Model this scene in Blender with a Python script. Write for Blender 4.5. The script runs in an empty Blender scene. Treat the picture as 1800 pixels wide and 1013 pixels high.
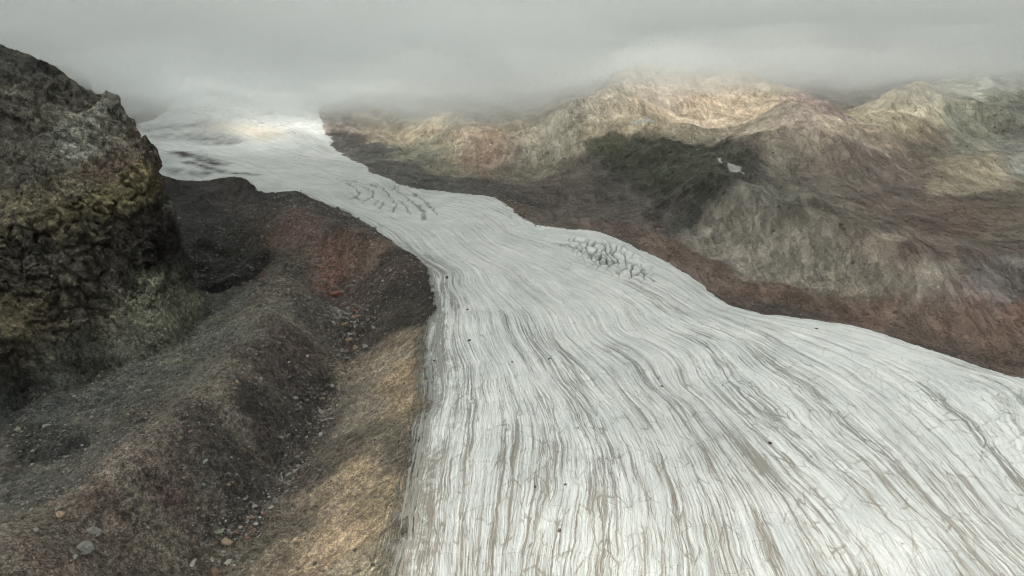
import bpy, math, random
import numpy as np

# ------------------------------------------------------------------ camera, world, sun, exposure
scene = bpy.context.scene
CZ = 150.0
PITCH = math.radians(18.0)
F = 1285.0
cam_d = bpy.data.cameras.new("camera")
cam = bpy.data.objects.new("camera", cam_d)
scene.collection.objects.link(cam)
cam.location = (0, 0, CZ)
cam.rotation_euler = (math.radians(90) - PITCH, 0, 0)
cam_d.sensor_width = 36.0
cam_d.lens = 36.0 * F / 1800.0
cam_d.clip_start = 1.0
cam_d.clip_end = 30000.0
scene.camera = cam

SUN_EL = math.radians(48.0)
SUN_AZ = math.radians(-108.0)          # measured from +Y towards +X
SUN_DIR = np.array([math.sin(SUN_AZ) * math.cos(SUN_EL), math.cos(SUN_AZ) * math.cos(SUN_EL), math.sin(SUN_EL)])
world = bpy.data.worlds.new("World")
scene.world = world
world.use_nodes = True
nt = world.node_tree
nt.nodes.clear()
sky = nt.nodes.new("ShaderNodeTexSky")
sky.sky_type = 'NISHITA'
sky.sun_disc = False
sky.sun_elevation = SUN_EL
sky.sun_rotation = SUN_AZ
sky.altitude = 1500
sky.air_density = 1.0
sky.dust_density = 5.0
sky.ozone_density = 1.0
bg = nt.nodes.new("ShaderNodeBackground")
bg.inputs[1].default_value = 0.12
hsv = nt.nodes.new("ShaderNodeHueSaturation")
hsv.inputs['Saturation'].default_value = 0.42
wo = nt.nodes.new("ShaderNodeOutputWorld")
nt.links.new(sky.outputs[0], hsv.inputs['Color'])
nt.links.new(hsv.outputs[0], bg.inputs[0])
nt.links.new(bg.outputs[0], wo.inputs[0])

sun_d = bpy.data.lights.new("sun", 'SUN')
sun_d.energy = 4.5
sun_d.angle = math.radians(0.5)
sun_d.color = (1.0, 0.94, 0.84)
sun = bpy.data.objects.new("sun", sun_d)
scene.collection.objects.link(sun)
from mathutils import Vector
sun.rotation_euler = Vector(SUN_DIR).to_track_quat('Z', 'Y').to_euler()

scene.view_settings.view_transform = 'Standard'
scene.view_settings.look = 'None'
scene.view_settings.exposure = 1.36
scene.view_settings.gamma = 1.0
scene.cycles.use_denoising = True
scene.cycles.denoising_prefilter = 'FAST'
scene.cycles.use_adaptive_sampling = True
scene.cycles.filter_width = 1.05
scene.cycles.adaptive_threshold = 0.03
scene.cycles.adaptive_min_samples = 20
scene.cycles.max_bounces = 6
scene.cycles.diffuse_bounces = 2
scene.cycles.volume_bounces = 3
scene.cycles.transparent_max_bounces = 12

rng = np.random.default_rng(7)
random.seed(7)
f32 = np.float32

# ------------------------------------------------------------------ projection helpers
CP, SP = math.cos(PITCH), math.sin(PITCH)

def pix_dir(px, py):
    a = (px - 900.0) / F
    b = (506.5 - py) / F
    return a, CP + b * SP, -SP + b * CP

def kk(py):
    b = (506.5 - py) / F
    return -(-SP + b * CP) / (CP + b * SP)

def P(px, py, Y):
    """world point seen at pixel (px,py) at forward distance Y"""
    a, dy, dz = pix_dir(px, py)
    return (a * Y / dy, Y, CZ + dz * Y / dy)

def Pz(px, py, z):
    a, dy, dz = pix_dir(px, py)
    t = (z - CZ) / dz
    return (a * t, dy * t, z)

def gz(py):
    """glacier centre surface height for image row py"""
    k = kk(py)
    Y = (132 + 9.6) / (k + 0.06)
    return 18 + 0.06 * (Y - 160)

# ------------------------------------------------------------------ noise (numpy)
def _hash(ix, iy, seed):
    h = (ix.astype(np.uint32) * np.uint32(374761393)) ^ (iy.astype(np.uint32) * np.uint32(668265263)) ^ np.uint32((seed * 2246822519) & 0xffffffff)
    h = (h ^ (h >> np.uint32(13))) * np.uint32(1274126177)
    h = h ^ (h >> np.uint32(16))
    return h

_ANG = np.linspace(0, 2 * np.pi, 64, endpoint=False)
_GX = np.cos(_ANG).astype(f32)
_GY = np.sin(_ANG).astype(f32)

def perlin(x, y, seed=0):
    x0 = np.floor(x); y0 = np.floor(y)
    fx = (x - x0).astype(f32); fy = (y - y0).astype(f32)
    ix = x0.astype(np.int64); iy = y0.astype(np.int64)
    u = fx * fx * fx * (fx * (fx * 6 - 15) + 10)
    v = fy * fy * fy * (fy * (fy * 6 - 15) + 10)
    def g(dx, dy):
        h = _hash(ix + dx, iy + dy, seed) & np.uint32(63)
        return _GX[h] * (fx - dx) + _GY[h] * (fy - dy)
    n00 = g(0, 0); n10 = g(1, 0); n01 = g(0, 1); n11 = g(1, 1)
    a = n00 + u * (n10 - n00)
    b = n01 + u * (n11 - n01)
    return (a + v * (b - a)) * f32(1.5)

def fbm(x, y, oct=4, seed=0, gain=0.5, lac=2.03):
    s = 0; a = 1.0; t = 0
    for i in range(oct):
        s = s + a * perlin(x, y, seed + i * 17)
        t += a; a *= gain
        x = x * lac + 13.7; y = y * lac + 7.1
    return s / t

def ridged(x, y, oct=4, seed=0, gain=0.5, lac=2.03):
    s = 0; a = 1.0; t = 0
    for i in range(oct):
        s = s + a * (1 - 2 * np.abs(perlin(x, y, seed + i * 17)))
        t += a; a *= gain
        x = x * lac + 13.7; y = y * lac + 7.1
    return s / t

def worley(x, y, seed=0):
    ix = np.floor(x).astype(np.int64); iy = np.floor(y).astype(np.int64)
    f1 = np.full(x.shape, 9.0, f32); f2 = np.full(x.shape, 9.0, f32); cid = np.zeros(x.shape, f32)
    for dx in (-1, 0, 1):
        for dy in (-1, 0, 1):
            h = _hash(ix + dx, iy + dy, seed)
            px = ix + dx + (h & np.uint32(1023)).astype(f32) / 1023
            py = iy + dy + ((h >> np.uint32(10)) & np.uint32(1023)).astype(f32) / 1023
            d = np.hypot(px - x, py - y).astype(f32)
            c = ((h >> np.uint32(20)) & np.uint32(255)).astype(f32) / 255
            n = d < f1
            f2 = np.where(n, f1, np.minimum(f2, d))
            cid = np.where(n, c, cid)
            f1 = np.where(n, d, f1)
    return f1, f2, cid

def sstep(a, b, x):
    t = np.clip((x - a) / (b - a), 0, 1)
    return t * t * (3 - 2 * t)

def smin(a, b, k):
    h = np.clip(0.5 + 0.5 * (b - a) / k, 0, 1)
    return b + (a - b) * h - k * h * (1 - h)

def tps_fit(pts, vals, lam=0.0):
    p = np.asarray(pts, float) / 100.0
    n = len(p)
    d2 = ((p[:, None] - p[None]) ** 2).sum(-1)
    K = 0.5 * d2 * np.log(d2 + 1e-12)
    A = np.zeros((n + 3, n + 3))
    A[:n, :n] = K + lam * np.eye(n)
    A[:n, n] = 1; A[:n, n + 1:] = p
    A[n, :n] = 1; A[n + 1:, :n] = p.T
    v = np.asarray(vals, float)
    b = np.zeros((n + 3,) + v.shape[1:]); b[:n] = v
    return p, np.linalg.solve(A, b)

def tps_eval(fit, x, y):
    p, w = fit
    x = (x / 100.0).astype(f32); y = (y / 100.0).astype(f32)
    n = len(p)
    s = f32(w[n]) + f32(w[n + 1]) * x + f32(w[n + 2]) * y
    for i in range(n):
        d2 = (x - f32(p[i, 0])) ** 2 + (y - f32(p[i, 1])) ** 2 + f32(1e-10)
        s = s + f32(0.5 * w[i]) * d2 * np.log(d2)
    return s

def poly_sdf(poly, x, y):
    """positive inside"""
    poly = np.asarray(poly, float)
    d = np.full(x.shape, 1e9, f32)
    inside = np.zeros(x.shape, bool)
    n = len(poly)
    for i in range(n):
        ax, ay = poly[i]; bx, by = poly[(i + 1) % n]
        ex, ey = bx - ax, by - ay
        wx = x - ax; wy = y - ay
        t = np.clip((wx * ex + wy * ey) / (ex * ex + ey * ey + 1e-9), 0, 1)
        d = np.minimum(d, (wx - ex * t) ** 2 + (wy - ey * t) ** 2)
        c = (ay > y) != (by > y)
        if ay != by:
            inside ^= c & (x < (bx - ax) * (y - ay) / (by - ay) + ax)
    d = np.sqrt(d)
    return np.where(inside, d, -d).astype(f32)

def line_dist(pts, x, y):
    d = np.full(x.shape, 1e9, f32)
    for (ax, ay), (bx, by) in zip(pts[:-1], pts[1:]):
        ex, ey = bx - ax, by - ay
        wx = x - ax; wy = y - ay
        t = np.clip((wx * ex + wy * ey) / (ex * ex + ey * ey + 1e-9), 0, 1)
        d = np.minimum(d, (wx - ex * t) ** 2 + (wy - ey * t) ** 2)
    return np.sqrt(d)

# ------------------------------------------------------------------ base relief: control points
GL = []
def cg(px, py, dz=0.0):
    GL.append(Pz(px, py, gz(py) + dz))
# glacier interior
for px, py, dz in [(760, 1010, 1), (900, 1010, 1), (1200, 1010, 0), (1500, 1010, -2), (1790, 1010, -4),
                   (770, 850, 2), (950, 850, 1.5), (1250, 850, 0), (1550, 850, -2), (1790, 850, -4),
                   (790, 720, 3), (950, 720, 2), (1200, 720, 0.5), (1500, 720, -1), (1780, 740, -3),
                   (800, 600, 3), (950, 600, 2), (1200, 610, 1), (1450, 620, 0),
                   (820, 520, 2), (1000, 530, 1), (1200, 540, 1),
                   (720, 430, 1), (850, 450, 1), (1000, 450, 1), (1100, 460, 2),
                   (620, 360, 0), (750, 370, 1), (880, 380, 1),
                   (480, 300, -1), (600, 315, 0), (700, 335, 1)]:
    cg(px, py, dz)
C = list(GL)
def c(px, py, Y=None, z=None):
    C.append(P(px, py, Y) if Y is not None else Pz(px, py, z))
# upper glacier and icefall
for a in [(430, 272, 720), (560, 285, 690), (400, 258, 770), (540, 262, 770), (350, 262, 740), (450, 240, 815), (560, 240, 815),
          (350, 236, 830), (420, 213, 885), (540, 211, 880), (300, 218, 900), (250, 215, 960), (430, 185, 950), (540, 180, 950), (430, 150, 1060)]:
    c(*a)
# left margin, ice-cored slope, trough
for a in [(735, 640, None, 24), (740, 700, None, 21), (722, 780, None, 19), (700, 860, None, 17), (690, 950, None, 16), (680, 1005, None, 15),
          (750, 580, None, 27), (755, 520, None, 31), (762, 482, None, 34), (700, 437, None, 38), (640, 392, None, 42), (520, 337, None, 47), (420, 312, None, 50),
          (640, 700, None, 13), (600, 780, None, 11), (600, 870, None, 9), (560, 950, None, 7), (690, 620, None, 20), (700, 550, None, 25),
          (620, 600, None, 10), (600, 545, None, 13), (590, 515, None, 16), (580, 660, None, 7), (560, 720, None, 5), (530, 790, None, 4), (500, 850, None, 3),
          (440, 930, None, 2), (390, 1000, None, 1),
          (0, 1005, None, 30), (60, 960, None, 29.5), (240, 826, None, 28), (375, 736, None, 27), (415, 700, None, 28), (450, 630, None, 29), (480, 571, None, 31), (515, 500, None, 32),
          (180, 1005, None, 14), (300, 900, None, 14), (430, 790, None, 14), (500, 680, None, 15), (540, 590, None, 20), (540, 520, None, 25),
          (650, 428, None, 41), (600, 412, None, 41), (540, 392, None, 42), (500, 382, None, 43), (640, 480, None, 30), (570, 450, None, 31), (500, 440, None, 30),
          (700, 480, None, 35), (720, 500, None, 33), (440, 450, None, 22), (400, 400, None, 27), (430, 340, None, 40), (350, 330, None, 42), (340, 380, None, 28),
          (360, 500, None, 8), (420, 480, None, 9), (430, 520, None, 17), (380, 440, None, 18), (330, 560, None, 13), (380, 560, None, 17), (250, 650, None, 13),
          (100, 770, None, 10), (0, 850, None, 10), (150, 830, None, 18), (60, 900, None, 20), (300, 720, None, 18), (400, 620, None, 21)]:
    c(*a)
# right margin
for a in [(1800, 672, None, 19), (1620, 614, None, 23), (1500, 578, None, 25), (1400, 562, None, 27), (1280, 541, None, 28), (1200, 482, None, 33), (1120, 442, None, 37),
          (1050, 409, None, 40), (940, 396, None, 41), (860, 347, None, 45), (700, 324, None, 48), (640, 296, None, 52), (585, 262, 790),
          (1800, 640, None, 18), (1600, 590, None, 21), (1400, 545, None, 22), (1250, 495, None, 28), (1100, 415, None, 34), (950, 378, None, 36), (850, 335, None, 40),
          (1800, 560, None, 30), (1650, 552, None, 27), (1500, 522, None, 26), (1400, 500, None, 27), (1300, 482, None, 30), (1240, 452, None, 32), (1130, 400, None, 36)]:
    c(*a)
# moraine wall crest and the mountainside
for a in [(1240, 362, 490), (1330, 368, 450), (1400, 388, 428), (1500, 430, 396), (1580, 462, 372), (1650, 492, 352), (1720, 500, 350), (1800, 480, 352),
          (1180, 400, 480), (1100, 370, 540), (1000, 350, 580), (900, 325, 640), (800, 318, 660), (740, 290, 740), (680, 270, 800), (620, 240, 880), (600, 222, 870), (620, 200, 930),
          (1450, 330, 520), (1300, 330, 540), (1385, 257, 640), (1385, 245, 720), (1500, 320, 560), (1600, 380, 470), (1700, 420, 420), (1800, 400, 430), (1550, 290, 640),
          (1700, 340, 540), (1740, 292, 620), (1800, 310, 600), (1800, 260, 720), (1740, 270, 740),
          (1600, 225, 800), (1600, 215, 900), (1480, 228, 900), (1330, 235, 800), (1380, 190, 900), (1300, 160, 1000), (1165, 112, 1080), (1200, 150, 980), (1260, 215, 850),
          (1130, 175, 900), (1050, 215, 830), (1000, 250, 760), (960, 290, 700), (900, 240, 830), (850, 280, 740), (800, 240, 850), (760, 270, 780), (720, 225, 900),
          (900, 200, 950), (1000, 180, 980), (800, 195, 1000), (700, 200, 1000), (600, 200, 1100), (1080, 150, 1050),
          (1060, 260, 720), (1130, 245, 730), (1200, 250, 720), (1270, 260, 700), (1320, 290, 640), (1150, 290, 640), (1200, 330, 590), (1250, 300, 620), (1100, 300, 640),
          (1050, 330, 600), (1250, 350, 530), (1450, 200, 1000), (1500, 170, 1080), (1600, 180, 980), (1650, 150, 1020), (1725, 135, 1000), (1800, 190, 860), (1800, 130, 1080),
          (1740, 200, 860), (1165, 60, 1160), (1725, 85, 1090), (1450, 95, 1200), (900, 165, 1050), (1350, 120, 1150), (1000, 120, 1200), (800, 150, 1250), (600, 150, 1300), (1500, 110, 1250), (1700, 100, 1200)]:
    c(*a)
# ground outside the picture
for x, y, z in [(-30, 60, 8), (60, 60, 10), (200, 80, 8), (350, 150, 12), (350, 300, 45), (500, 200, 60), (0, -200, 0), (300, -200, 5), (-150, 60, 28), (-190, 50, 8),
                (-80, 60, -4), (-150, -150, 20), (600, -200, 40), (650, 500, 70), (900, 900, 150), (-250, 100, 10), (-400, -100, 30), (-500, 300, 60), (-400, 600, 60),
                (-600, 900, 90), (-400, 1300, 110), (0, 1600, 200), (600, 1600, 230), (1100, 1500, 220), (900, 300, 100), (-1200, 1500, 220), (0, 3000, 280), (1800, 2500, 300),
                (-1800, 2500, 280), (-1200, 0, 90), (1600, 0, 140), (0, -1500, -20), (1200, -1400, 60), (-1200, -1400, 40)]:
    C.append((x, y, z))
C = np.array(C)
base_fit = tps_fit(C[:, :2], C[:, 2], lam=0.0015)

# spur of the left cliff: its own surface, cut by a steep wall along its footprint
S = []
def s(px, py, Y): S.append(P(px, py, Y))
for a in [(0, 98, 400), (35, 96, 396), (75, 112, 398), (110, 135, 400), (165, 166, 400), (190, 158, 398), (222, 210, 398), (250, 226, 395), (290, 242, 390), (303, 268, 386),
          (0, 160, 378), (80, 180, 378), (160, 220, 376), (230, 260, 374), (290, 290, 372),
          (0, 250, 358), (100, 270, 358), (200, 310, 356), (280, 350, 352),
          (0, 340, 330), (100, 355, 328), (200, 375, 328), (280, 385, 336),
          (0, 385, 320), (100, 395, 321), (200, 400, 324), (0, 440, 314), (100, 455, 319), (200, 460, 325), (280, 470, 339), (325, 480, 349),
          (0, 540, 298), (100, 530, 311), (200, 540, 321), (280, 545, 334), (335, 545, 349),
          (0, 640, 264), (100, 620, 284), (200, 615, 306), (280, 615, 318), (0, 710, 250), (60, 680, 262)]:
    s(*a)
for x, y, z in [(-300, 480, 150), (-240, 480, 110), (-200, 470, 80), (-400, 400, 190), (-500, 300, 190), (-330, 560, 130), (-320, 250, 90), (-300, 160, 50), (-260, 120, 20),
                (-450, 120, 110), (-600, 500, 200), (-450, 700, 150)]:
    S.append((x, y, z))
S = np.array(S)
cliff_fit = tps_fit(S[:, :2], S[:, 2], lam=0.0005)
foot = [Pz(0, 730, 12)[:2], Pz(60, 680, 14)[:2], Pz(200, 632, 14)[:2], Pz(300, 622, 15)[:2], Pz(352, 560, 14)[:2], (-165, 372), (-174, 390), (-194, 420), (-212, 450), (-262, 510), (-340, 640),
        (-500, 900), (-900, 900), (-900, 0), (-300, 50), (-230, 130)]

glacier_poly_px_left = [(322, 318), (400, 311), (430, 317), (520, 336), (580, 362), (640, 391), (700, 436), (760, 481), (758, 520), (748, 580), (738, 640), (740, 700),
                        (722, 780), (704, 860), (690, 950), (672, 1012)]
glacier_poly_px_right = [(1800, 668), (1620, 611), (1500, 575), (1440, 566), (1400, 561), (1340, 556), (1280, 540), (1240, 505), (1200, 480), (1160, 455), (1120, 438), (1060, 410), (1000, 404),
                         (940, 396), (900, 368), (860, 346), (780, 337), (700, 324), (650, 300), (618, 281), (600, 270), (582, 258), (584, 246), (572, 236)]

def icefall_bump(x, y):
    return 0

def base_height(x, y):
    hb = tps_eval(base_fit, x, y)
    wx = x + 4 * fbm(x / 14, y / 14, 4, 301)
    wy = y + 4 * fbm(x / 14, y / 14, 4, 302)
    sd = poly_sdf(foot, wx, wy)
    hc = tps_eval(cliff_fit, x, y)
    wall = hb + np.minimum(sd, 4) * 2.5 + np.maximum(sd - 4, 0) * 7.5
    hc2 = smin(hc, wall, 1.2)
    cl = sstep(-1.0, 4.0, hc2 - hb)
    h = np.where(hc2 > hb, hc2, hb)
    return h.astype(f32), cl.astype(f32), sd

# ------------------------------------------------------------------ terrain grid: a full disc, finest over the valley ahead
NC = 1500
azf = np.radians(np.linspace(-43, 43, NC))
az = np.concatenate([azf, np.radians(np.linspace(43, 317, 150)[1:-1])])
r_in = np.geomspace(6, 110, 50)[:-1]
r_mid = np.concatenate([np.geomspace(110, 300, 540)[:-1], np.linspace(300, 410, 480)[:-1], np.geomspace(410, 1300, 700)])
r_out = np.geomspace(1300, 6000, 60)[1:]
rr = np.concatenate([r_in, r_mid, r_out])
A, R = np.meshgrid(az, rr, indexing='ij')
X = (R * np.sin(A)).astype(f32); Yg = (R * np.cos(A)).astype(f32)
Z, CL, SD = base_height(X, Yg)
K0 = (CZ - Z) / np.maximum(Yg, 1e-3)

def raycast(px, py):
    """pixel of the photograph -> point on the coarse relief"""
    a, dy, dz = pix_dir(px, py)
    azm = math.atan2(a, dy)
    i = int(round((azm - azf[0]) / (azf[1] - azf[0])))
    i = min(max(i, 0), NC - 1)
    Yr = Yg[i]; Zr = Z[i]
    hit = np.nonzero((Zr >= CZ + dz / dy * Yr) & (rr > 30))[0]
    j = hit[0] if len(hit) else len(rr) - 1
    return float(Yr[j] * a / dy), float(Yr[j]), float(Zr[j])

def rc(pts):
    return [raycast(*p)[:2] for p in pts]

# glacier outline in world coordinates
gp = rc(glacier_poly_px_left) + [(-36, 110), (-50, 0), (-60, -400), (500, -400), (420, 100), (300, 205)] + rc(glacier_poly_px_right)
gp += [P(566, 214, 890)[:2], P(560, 190, 950)[:2], P(600, 150, 1100)[:2], (-250, 1250), (-450, 1250), (-460, 900), (-330, 640)]
wx = X + (3.0 + 4 * sstep(600, 800, Yg)) * fbm(X / 9, Yg / 9, 4, 11) + 4 * fbm(X / 40, Yg / 40, 2, 12)
wy = Yg + (3.0 + 6 * sstep(600, 800, Yg)) * fbm(X / 9, Yg / 9, 4, 13)
GS = poly_sdf(gp, wx, wy)

# flow lines of the ice: u is constant along each
flow_px = [
    (0.00, [(430, 317), (520, 336), (640, 391), (700, 436), (760, 481), (758, 520), (748, 580), (738, 640), (740, 700), (722, 780), (704, 860), (690, 950), (672, 1010)]),
    (0.12, [(440, 310), (560, 335), (680, 395), (765, 465), (800, 520), (805, 586), (825, 640), (828, 706), (820, 800), (808, 900), (800, 1010)]),
    (0.25, [(450, 300), (600, 335), (740, 410), (825, 500), (880, 590), (920, 671), (950, 746), (950, 816), (940, 906), (925, 1006)]),
    (0.38, [(455, 292), (620, 330), (760, 400), (880, 490), (960, 590), (1025, 671), (1080, 746), (1115, 816), (1130, 886), (1140, 1006)]),
    (0.50, [(460, 285), (640, 328), (800, 400), (930, 490), (1020, 560), (1110, 646), (1170, 716), (1215, 786), (1260, 880), (1300, 1006)]),
    (0.62, [(465, 280), (660, 325), (830, 400), (960, 470), (1090, 580), (1200, 680), (1270, 750), (1340, 830), (1400, 910), (1460, 1006)]),
    (0.76, [(470, 276), (680, 325), (870, 400), (1000, 460), (1150, 530), (1280, 600), (1390, 680), (1460, 746), (1540, 826), (1620, 906), (1710, 1006)]),
    (0.88, [(480, 272), (700, 328), (900, 400), (1080, 460), (1250, 550), (1400, 615), (1550, 700), (1630, 776), (1700, 856), (1795, 956)]),
    (1.00, [(500, 268), (720, 328), (900, 375), (1080, 415), (1200, 482), (1290, 545), (1450, 570), (1620, 615), (1795, 668)]),
]
fp, fv = [], []
for u, ln in flow_px:
    for p in ln:
        q = raycast(*p); fp.append(q[:2]); fv.append(u)
for u, x, y in [(0, -40, 60), (0.12, -20, 60), (.25, 3, 60), (.38, 25, 60), (.5, 48, 60), (.62, 72, 60), (.76, 110, 60), (.88, 150, 60), (1.0, 260, 100)]:
    fp.append((x, y)); fv.append(u)
flow_fit = tps_fit(fp, fv, lam=0.002)
U = tps_eval(flow_fit, X, Yg) * 200.0
V = (Yg - 0.35 * X).astype(f32)

# ------------------------------------------------------------------ detailed relief
g_in = sstep(-1.5, 2.5, GS)                      # clean ice
core = sstep(-55, 5, GS) * (X < 0) * sstep(430, 330, Yg)   # debris on ice left of it
far = sstep(520, 800, Yg)
rock = (1 - g_in) * (1 - CL)
# moraine rubble
m = fbm(X / 30, Yg / 30, 5, 21, 0.55) * 3.0 + fbm(X / 5.0, Yg / 5.0, 4, 22, 0.6) * 0.8 * (1 - 0.7 * sstep(330, 480, Yg + 0.6 * X))
gul = ridged((X * 0.95 + Yg * 0.3) / 26 + fbm(X / 40, Yg / 40, 2, 5), (Yg - 0.3 * X) / 110, 4, 23, 0.55)
gw = 30 * fbm(X / 120, Yg / 120, 3, 26)
big = ridged((X + gw) / 170 + 0.3, (Yg + gw) / 420, 3, 27, 0.45)
mt = far * sstep(-5, 70, -GS) * (gul * 4.0 + big * 21.0 + fbm(X / 60, Yg / 60, 4, 24) * 5.0)
mid = 1.2 * sstep(0, 80, X - 120) * sstep(300, 420, Yg) * (1 - far) * (gul * 2.5)
# ice-cored slope: furrows running down to the trough
fwp = 5 * fbm(X / 35, Yg / 35, 2, 48)
fur = ridged((0.78 * X - 0.62 * Yg + fwp) / 5.5, (0.62 * X + 0.78 * Yg) / 42.0, 5, 25, 0.62)
Z = Z + rock * ((1 - core) * m * (0.45 + 0.55 * sstep(2, 14, -GS)) + core * (fur * 1.0 + m * 0.2) + mt + mid)
# crests: sharpened ridge lines with gullies running down either side
GULLY = np.zeros_like(X)
def window(pts, mg):
    p_ = np.array(pts)
    return np.nonzero((X > p_[:, 0].min() - mg) & (X < p_[:, 0].max() + mg) & (Yg > p_[:, 1].min() - mg) & (Yg < p_[:, 1].max() + mg))
def ridge_line(px_pts, h, w, gl, seed, amp=0.35, taper=True, crag=False):
    pts = rc(px_pts)
    sel = window(pts, 2.0 * w)
    x_, y_ = X[sel], Yg[sel]
    d = np.full(x_.shape, 1e9, f32); sc_ = np.zeros_like(x_); acc = 0.0
    xx = x_ + 0.18 * w * fbm(x_ / w, y_ / w, 3, seed + 5); yy = y_ + 0.18 * w * fbm(x_ / w, y_ / w, 3, seed + 6)
    tot = sum(math.dist(a_, b_) for a_, b_ in zip(pts[:-1], pts[1:]))
    for (ax, ay), (bx, by) in zip(pts[:-1], pts[1:]):
        ex, ey = bx - ax, by - ay; le = math.hypot(ex, ey) + 1e-6
        t = np.clip(((xx - ax) * ex + (yy - ay) * ey) / (le * le), 0, 1)
        dd_ = np.hypot(xx - ax - ex * t, yy - ay - ey * t)
        n_ = dd_ < d
        d = np.where(n_, dd_, d); sc_ = np.where(n_, acc + t * le + 0.25 * ((xx - ax) * ex + (yy - ay) * ey - t * le * le) / le, sc_)
        acc += le
    tent = np.clip(1 - d / w, 0, 1) ** 1.1
    if taper:
        tent = tent * sstep(-0.4, 0.8, np.minimum(sc_, tot - sc_) / (0.25 * tot))
    g_ = ridged(sc_ / gl + 0.4 * fbm(x_ / gl, y_ / gl, 2, seed), d / (gl * 7), 4, seed + 1, 0.6)
    side = sstep(0, 0.3 * w, d) * np.clip(1.6 * (1 - d / (1.7 * w)), 0, 1)
    m_ = CL[sel] if crag else (1 - g_in[sel]) * (1 - CL[sel])
    Z[sel] += m_ * (h * tent + amp * gl * 0.25 * g_ * side)
    GULLY[sel] += m_ * g_ * side
RL = [
    ([(1185, 400), (1240, 366), (1330, 372), (1400, 392), (1500, 432), (1580, 464), (1650, 494), (1700, 520)], 10, 18, 6, 401, .8),
    ([(1215, 380), (1250, 352), (1300, 318), (1385, 260), (1440, 292), (1530, 335)], 17, 50, 9, 411, .6),
    ([(960, 268), (1060, 212), (1120, 165), (1160, 120)], 26, 70, 12, 421, .7),
    ([(1165, 120), (1260, 150), (1360, 200), (1400, 240)], 24, 70, 12, 431, .7),
    ([(1165, 120), (1215, 170), (1225, 215)], 18, 45, 9, 436, .7),
    ([(1520, 235), (1580, 215), (1650, 185), (1720, 145)], 26, 70, 12, 441, .7),
    ([(1720, 145), (1760, 200), (1790, 250)], 20, 60, 11, 451, .7),
    ([(1400, 245), (1480, 262), (1560, 232), (1620, 235), (1700, 262)], 12, 45, 9, 456, .5),
    ([(1650, 318), (1700, 296), (1740, 286), (1795, 312)], 8, 30, 10, 461, .4),
    ([(1030, 262), (1070, 240), (1130, 236), (1190, 243), (1250, 250), (1320, 262)], 13, 34, 9, 471, 1.2),
    ([(1130, 262), (1180, 275), (1220, 320), (1230, 350)], 13, 30, 9, 476, 1.2),
    ([(690, 224), (720, 222), (760, 218), (830, 236), (870, 250), (900, 262)], 9, 45, 14, 481, .4),
    ([(850, 262), (940, 238), (1010, 205), (1060, 185)], 8, 40, 12, 486, .4),
    ([(870, 352), (930, 372), (1010, 380), (1110, 405), (1200, 445), (1290, 505), (1420, 522), (1560, 540), (1800, 590)], 3.5, 14, 5, 491, .5),
    ([(-20, 1010), (60, 960), (240, 826), (375, 736), (415, 700), (450, 635), (480, 573), (512, 505), (520, 470)], 3.0, 18, 5, 501, .7),
    ([(495, 384), (540, 394), (600, 414), (650, 428), (700, 455), (740, 480)], 4.5, 13, 5, 511, .8),
    ([(330, 590), (380, 560), (430, 520), (470, 480)], 2.5, 12, 4, 521, .5),
]
for (pp, h_, w_, gl_, sd_, am_) in RL:
    ridge_line(pp, h_, w_, gl_, sd_, am_)
def trench(px_pts, dep, w, seed, crag=False):
    pts = rc(px_pts)
    sel = window(pts, 2.0 * w + 8)
    x_, y_ = X[sel], Yg[sel]
    d = line_dist(pts, x_ + 3 * fbm(x_ / 8, y_ / 8, 4, seed), y_ + 4 * fbm(x_ / 8, y_ / 8, 4, seed + 1))
    m_ = CL[sel] if crag else (1 - g_in[sel]) * (1 - CL[sel])
    Z[sel] -= m_ * dep * np.clip(1.3 - d / w, 0, 1) ** 1.5
TR = [([(355, 500), (390, 505), (430, 490), (462, 462)], 7, 8, 531), ([(345, 430), (380, 445), (410, 448)], 3, 5, 532), ([(340, 470), (370, 482)], 3, 5, 533),
      ([(60, 800), (110, 790), (150, 775)], 4, 6, 534), ([(620, 590), (590, 660), (560, 730), (500, 840), (440, 900), (380, 980)], 2.5, 7, 535),
      ([(712, 232), (722, 248), (712, 262)], 4, 7, 536), ([(640, 290), (700, 305), (740, 316)], 4, 8, 537), ([(520, 915), (560, 885), (600, 860)], 1.2, 2.5, 538),
      ([(1790, 470), (1794, 500)], 6, 6, 539), ([(1440, 240), (1480, 300), (1560, 360), (1640, 420), (1680, 480)], 3, 8, 540)]
for a_ in TR:
    trench(*a_)
q_ = P(1168, 112, 1060)
dpk = np.hypot(X - q_[0], Yg - q_[1]) + 8 * fbm(X / 20, Yg / 20, 4, 855)
Z = Z + (1 - g_in) * 12 * np.clip(1 - dpk / 16, 0, 1)
Z = Z + (1 - g_in) * 20 * np.clip(1 - dpk / 60, 0, 1) ** 1.1
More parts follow.
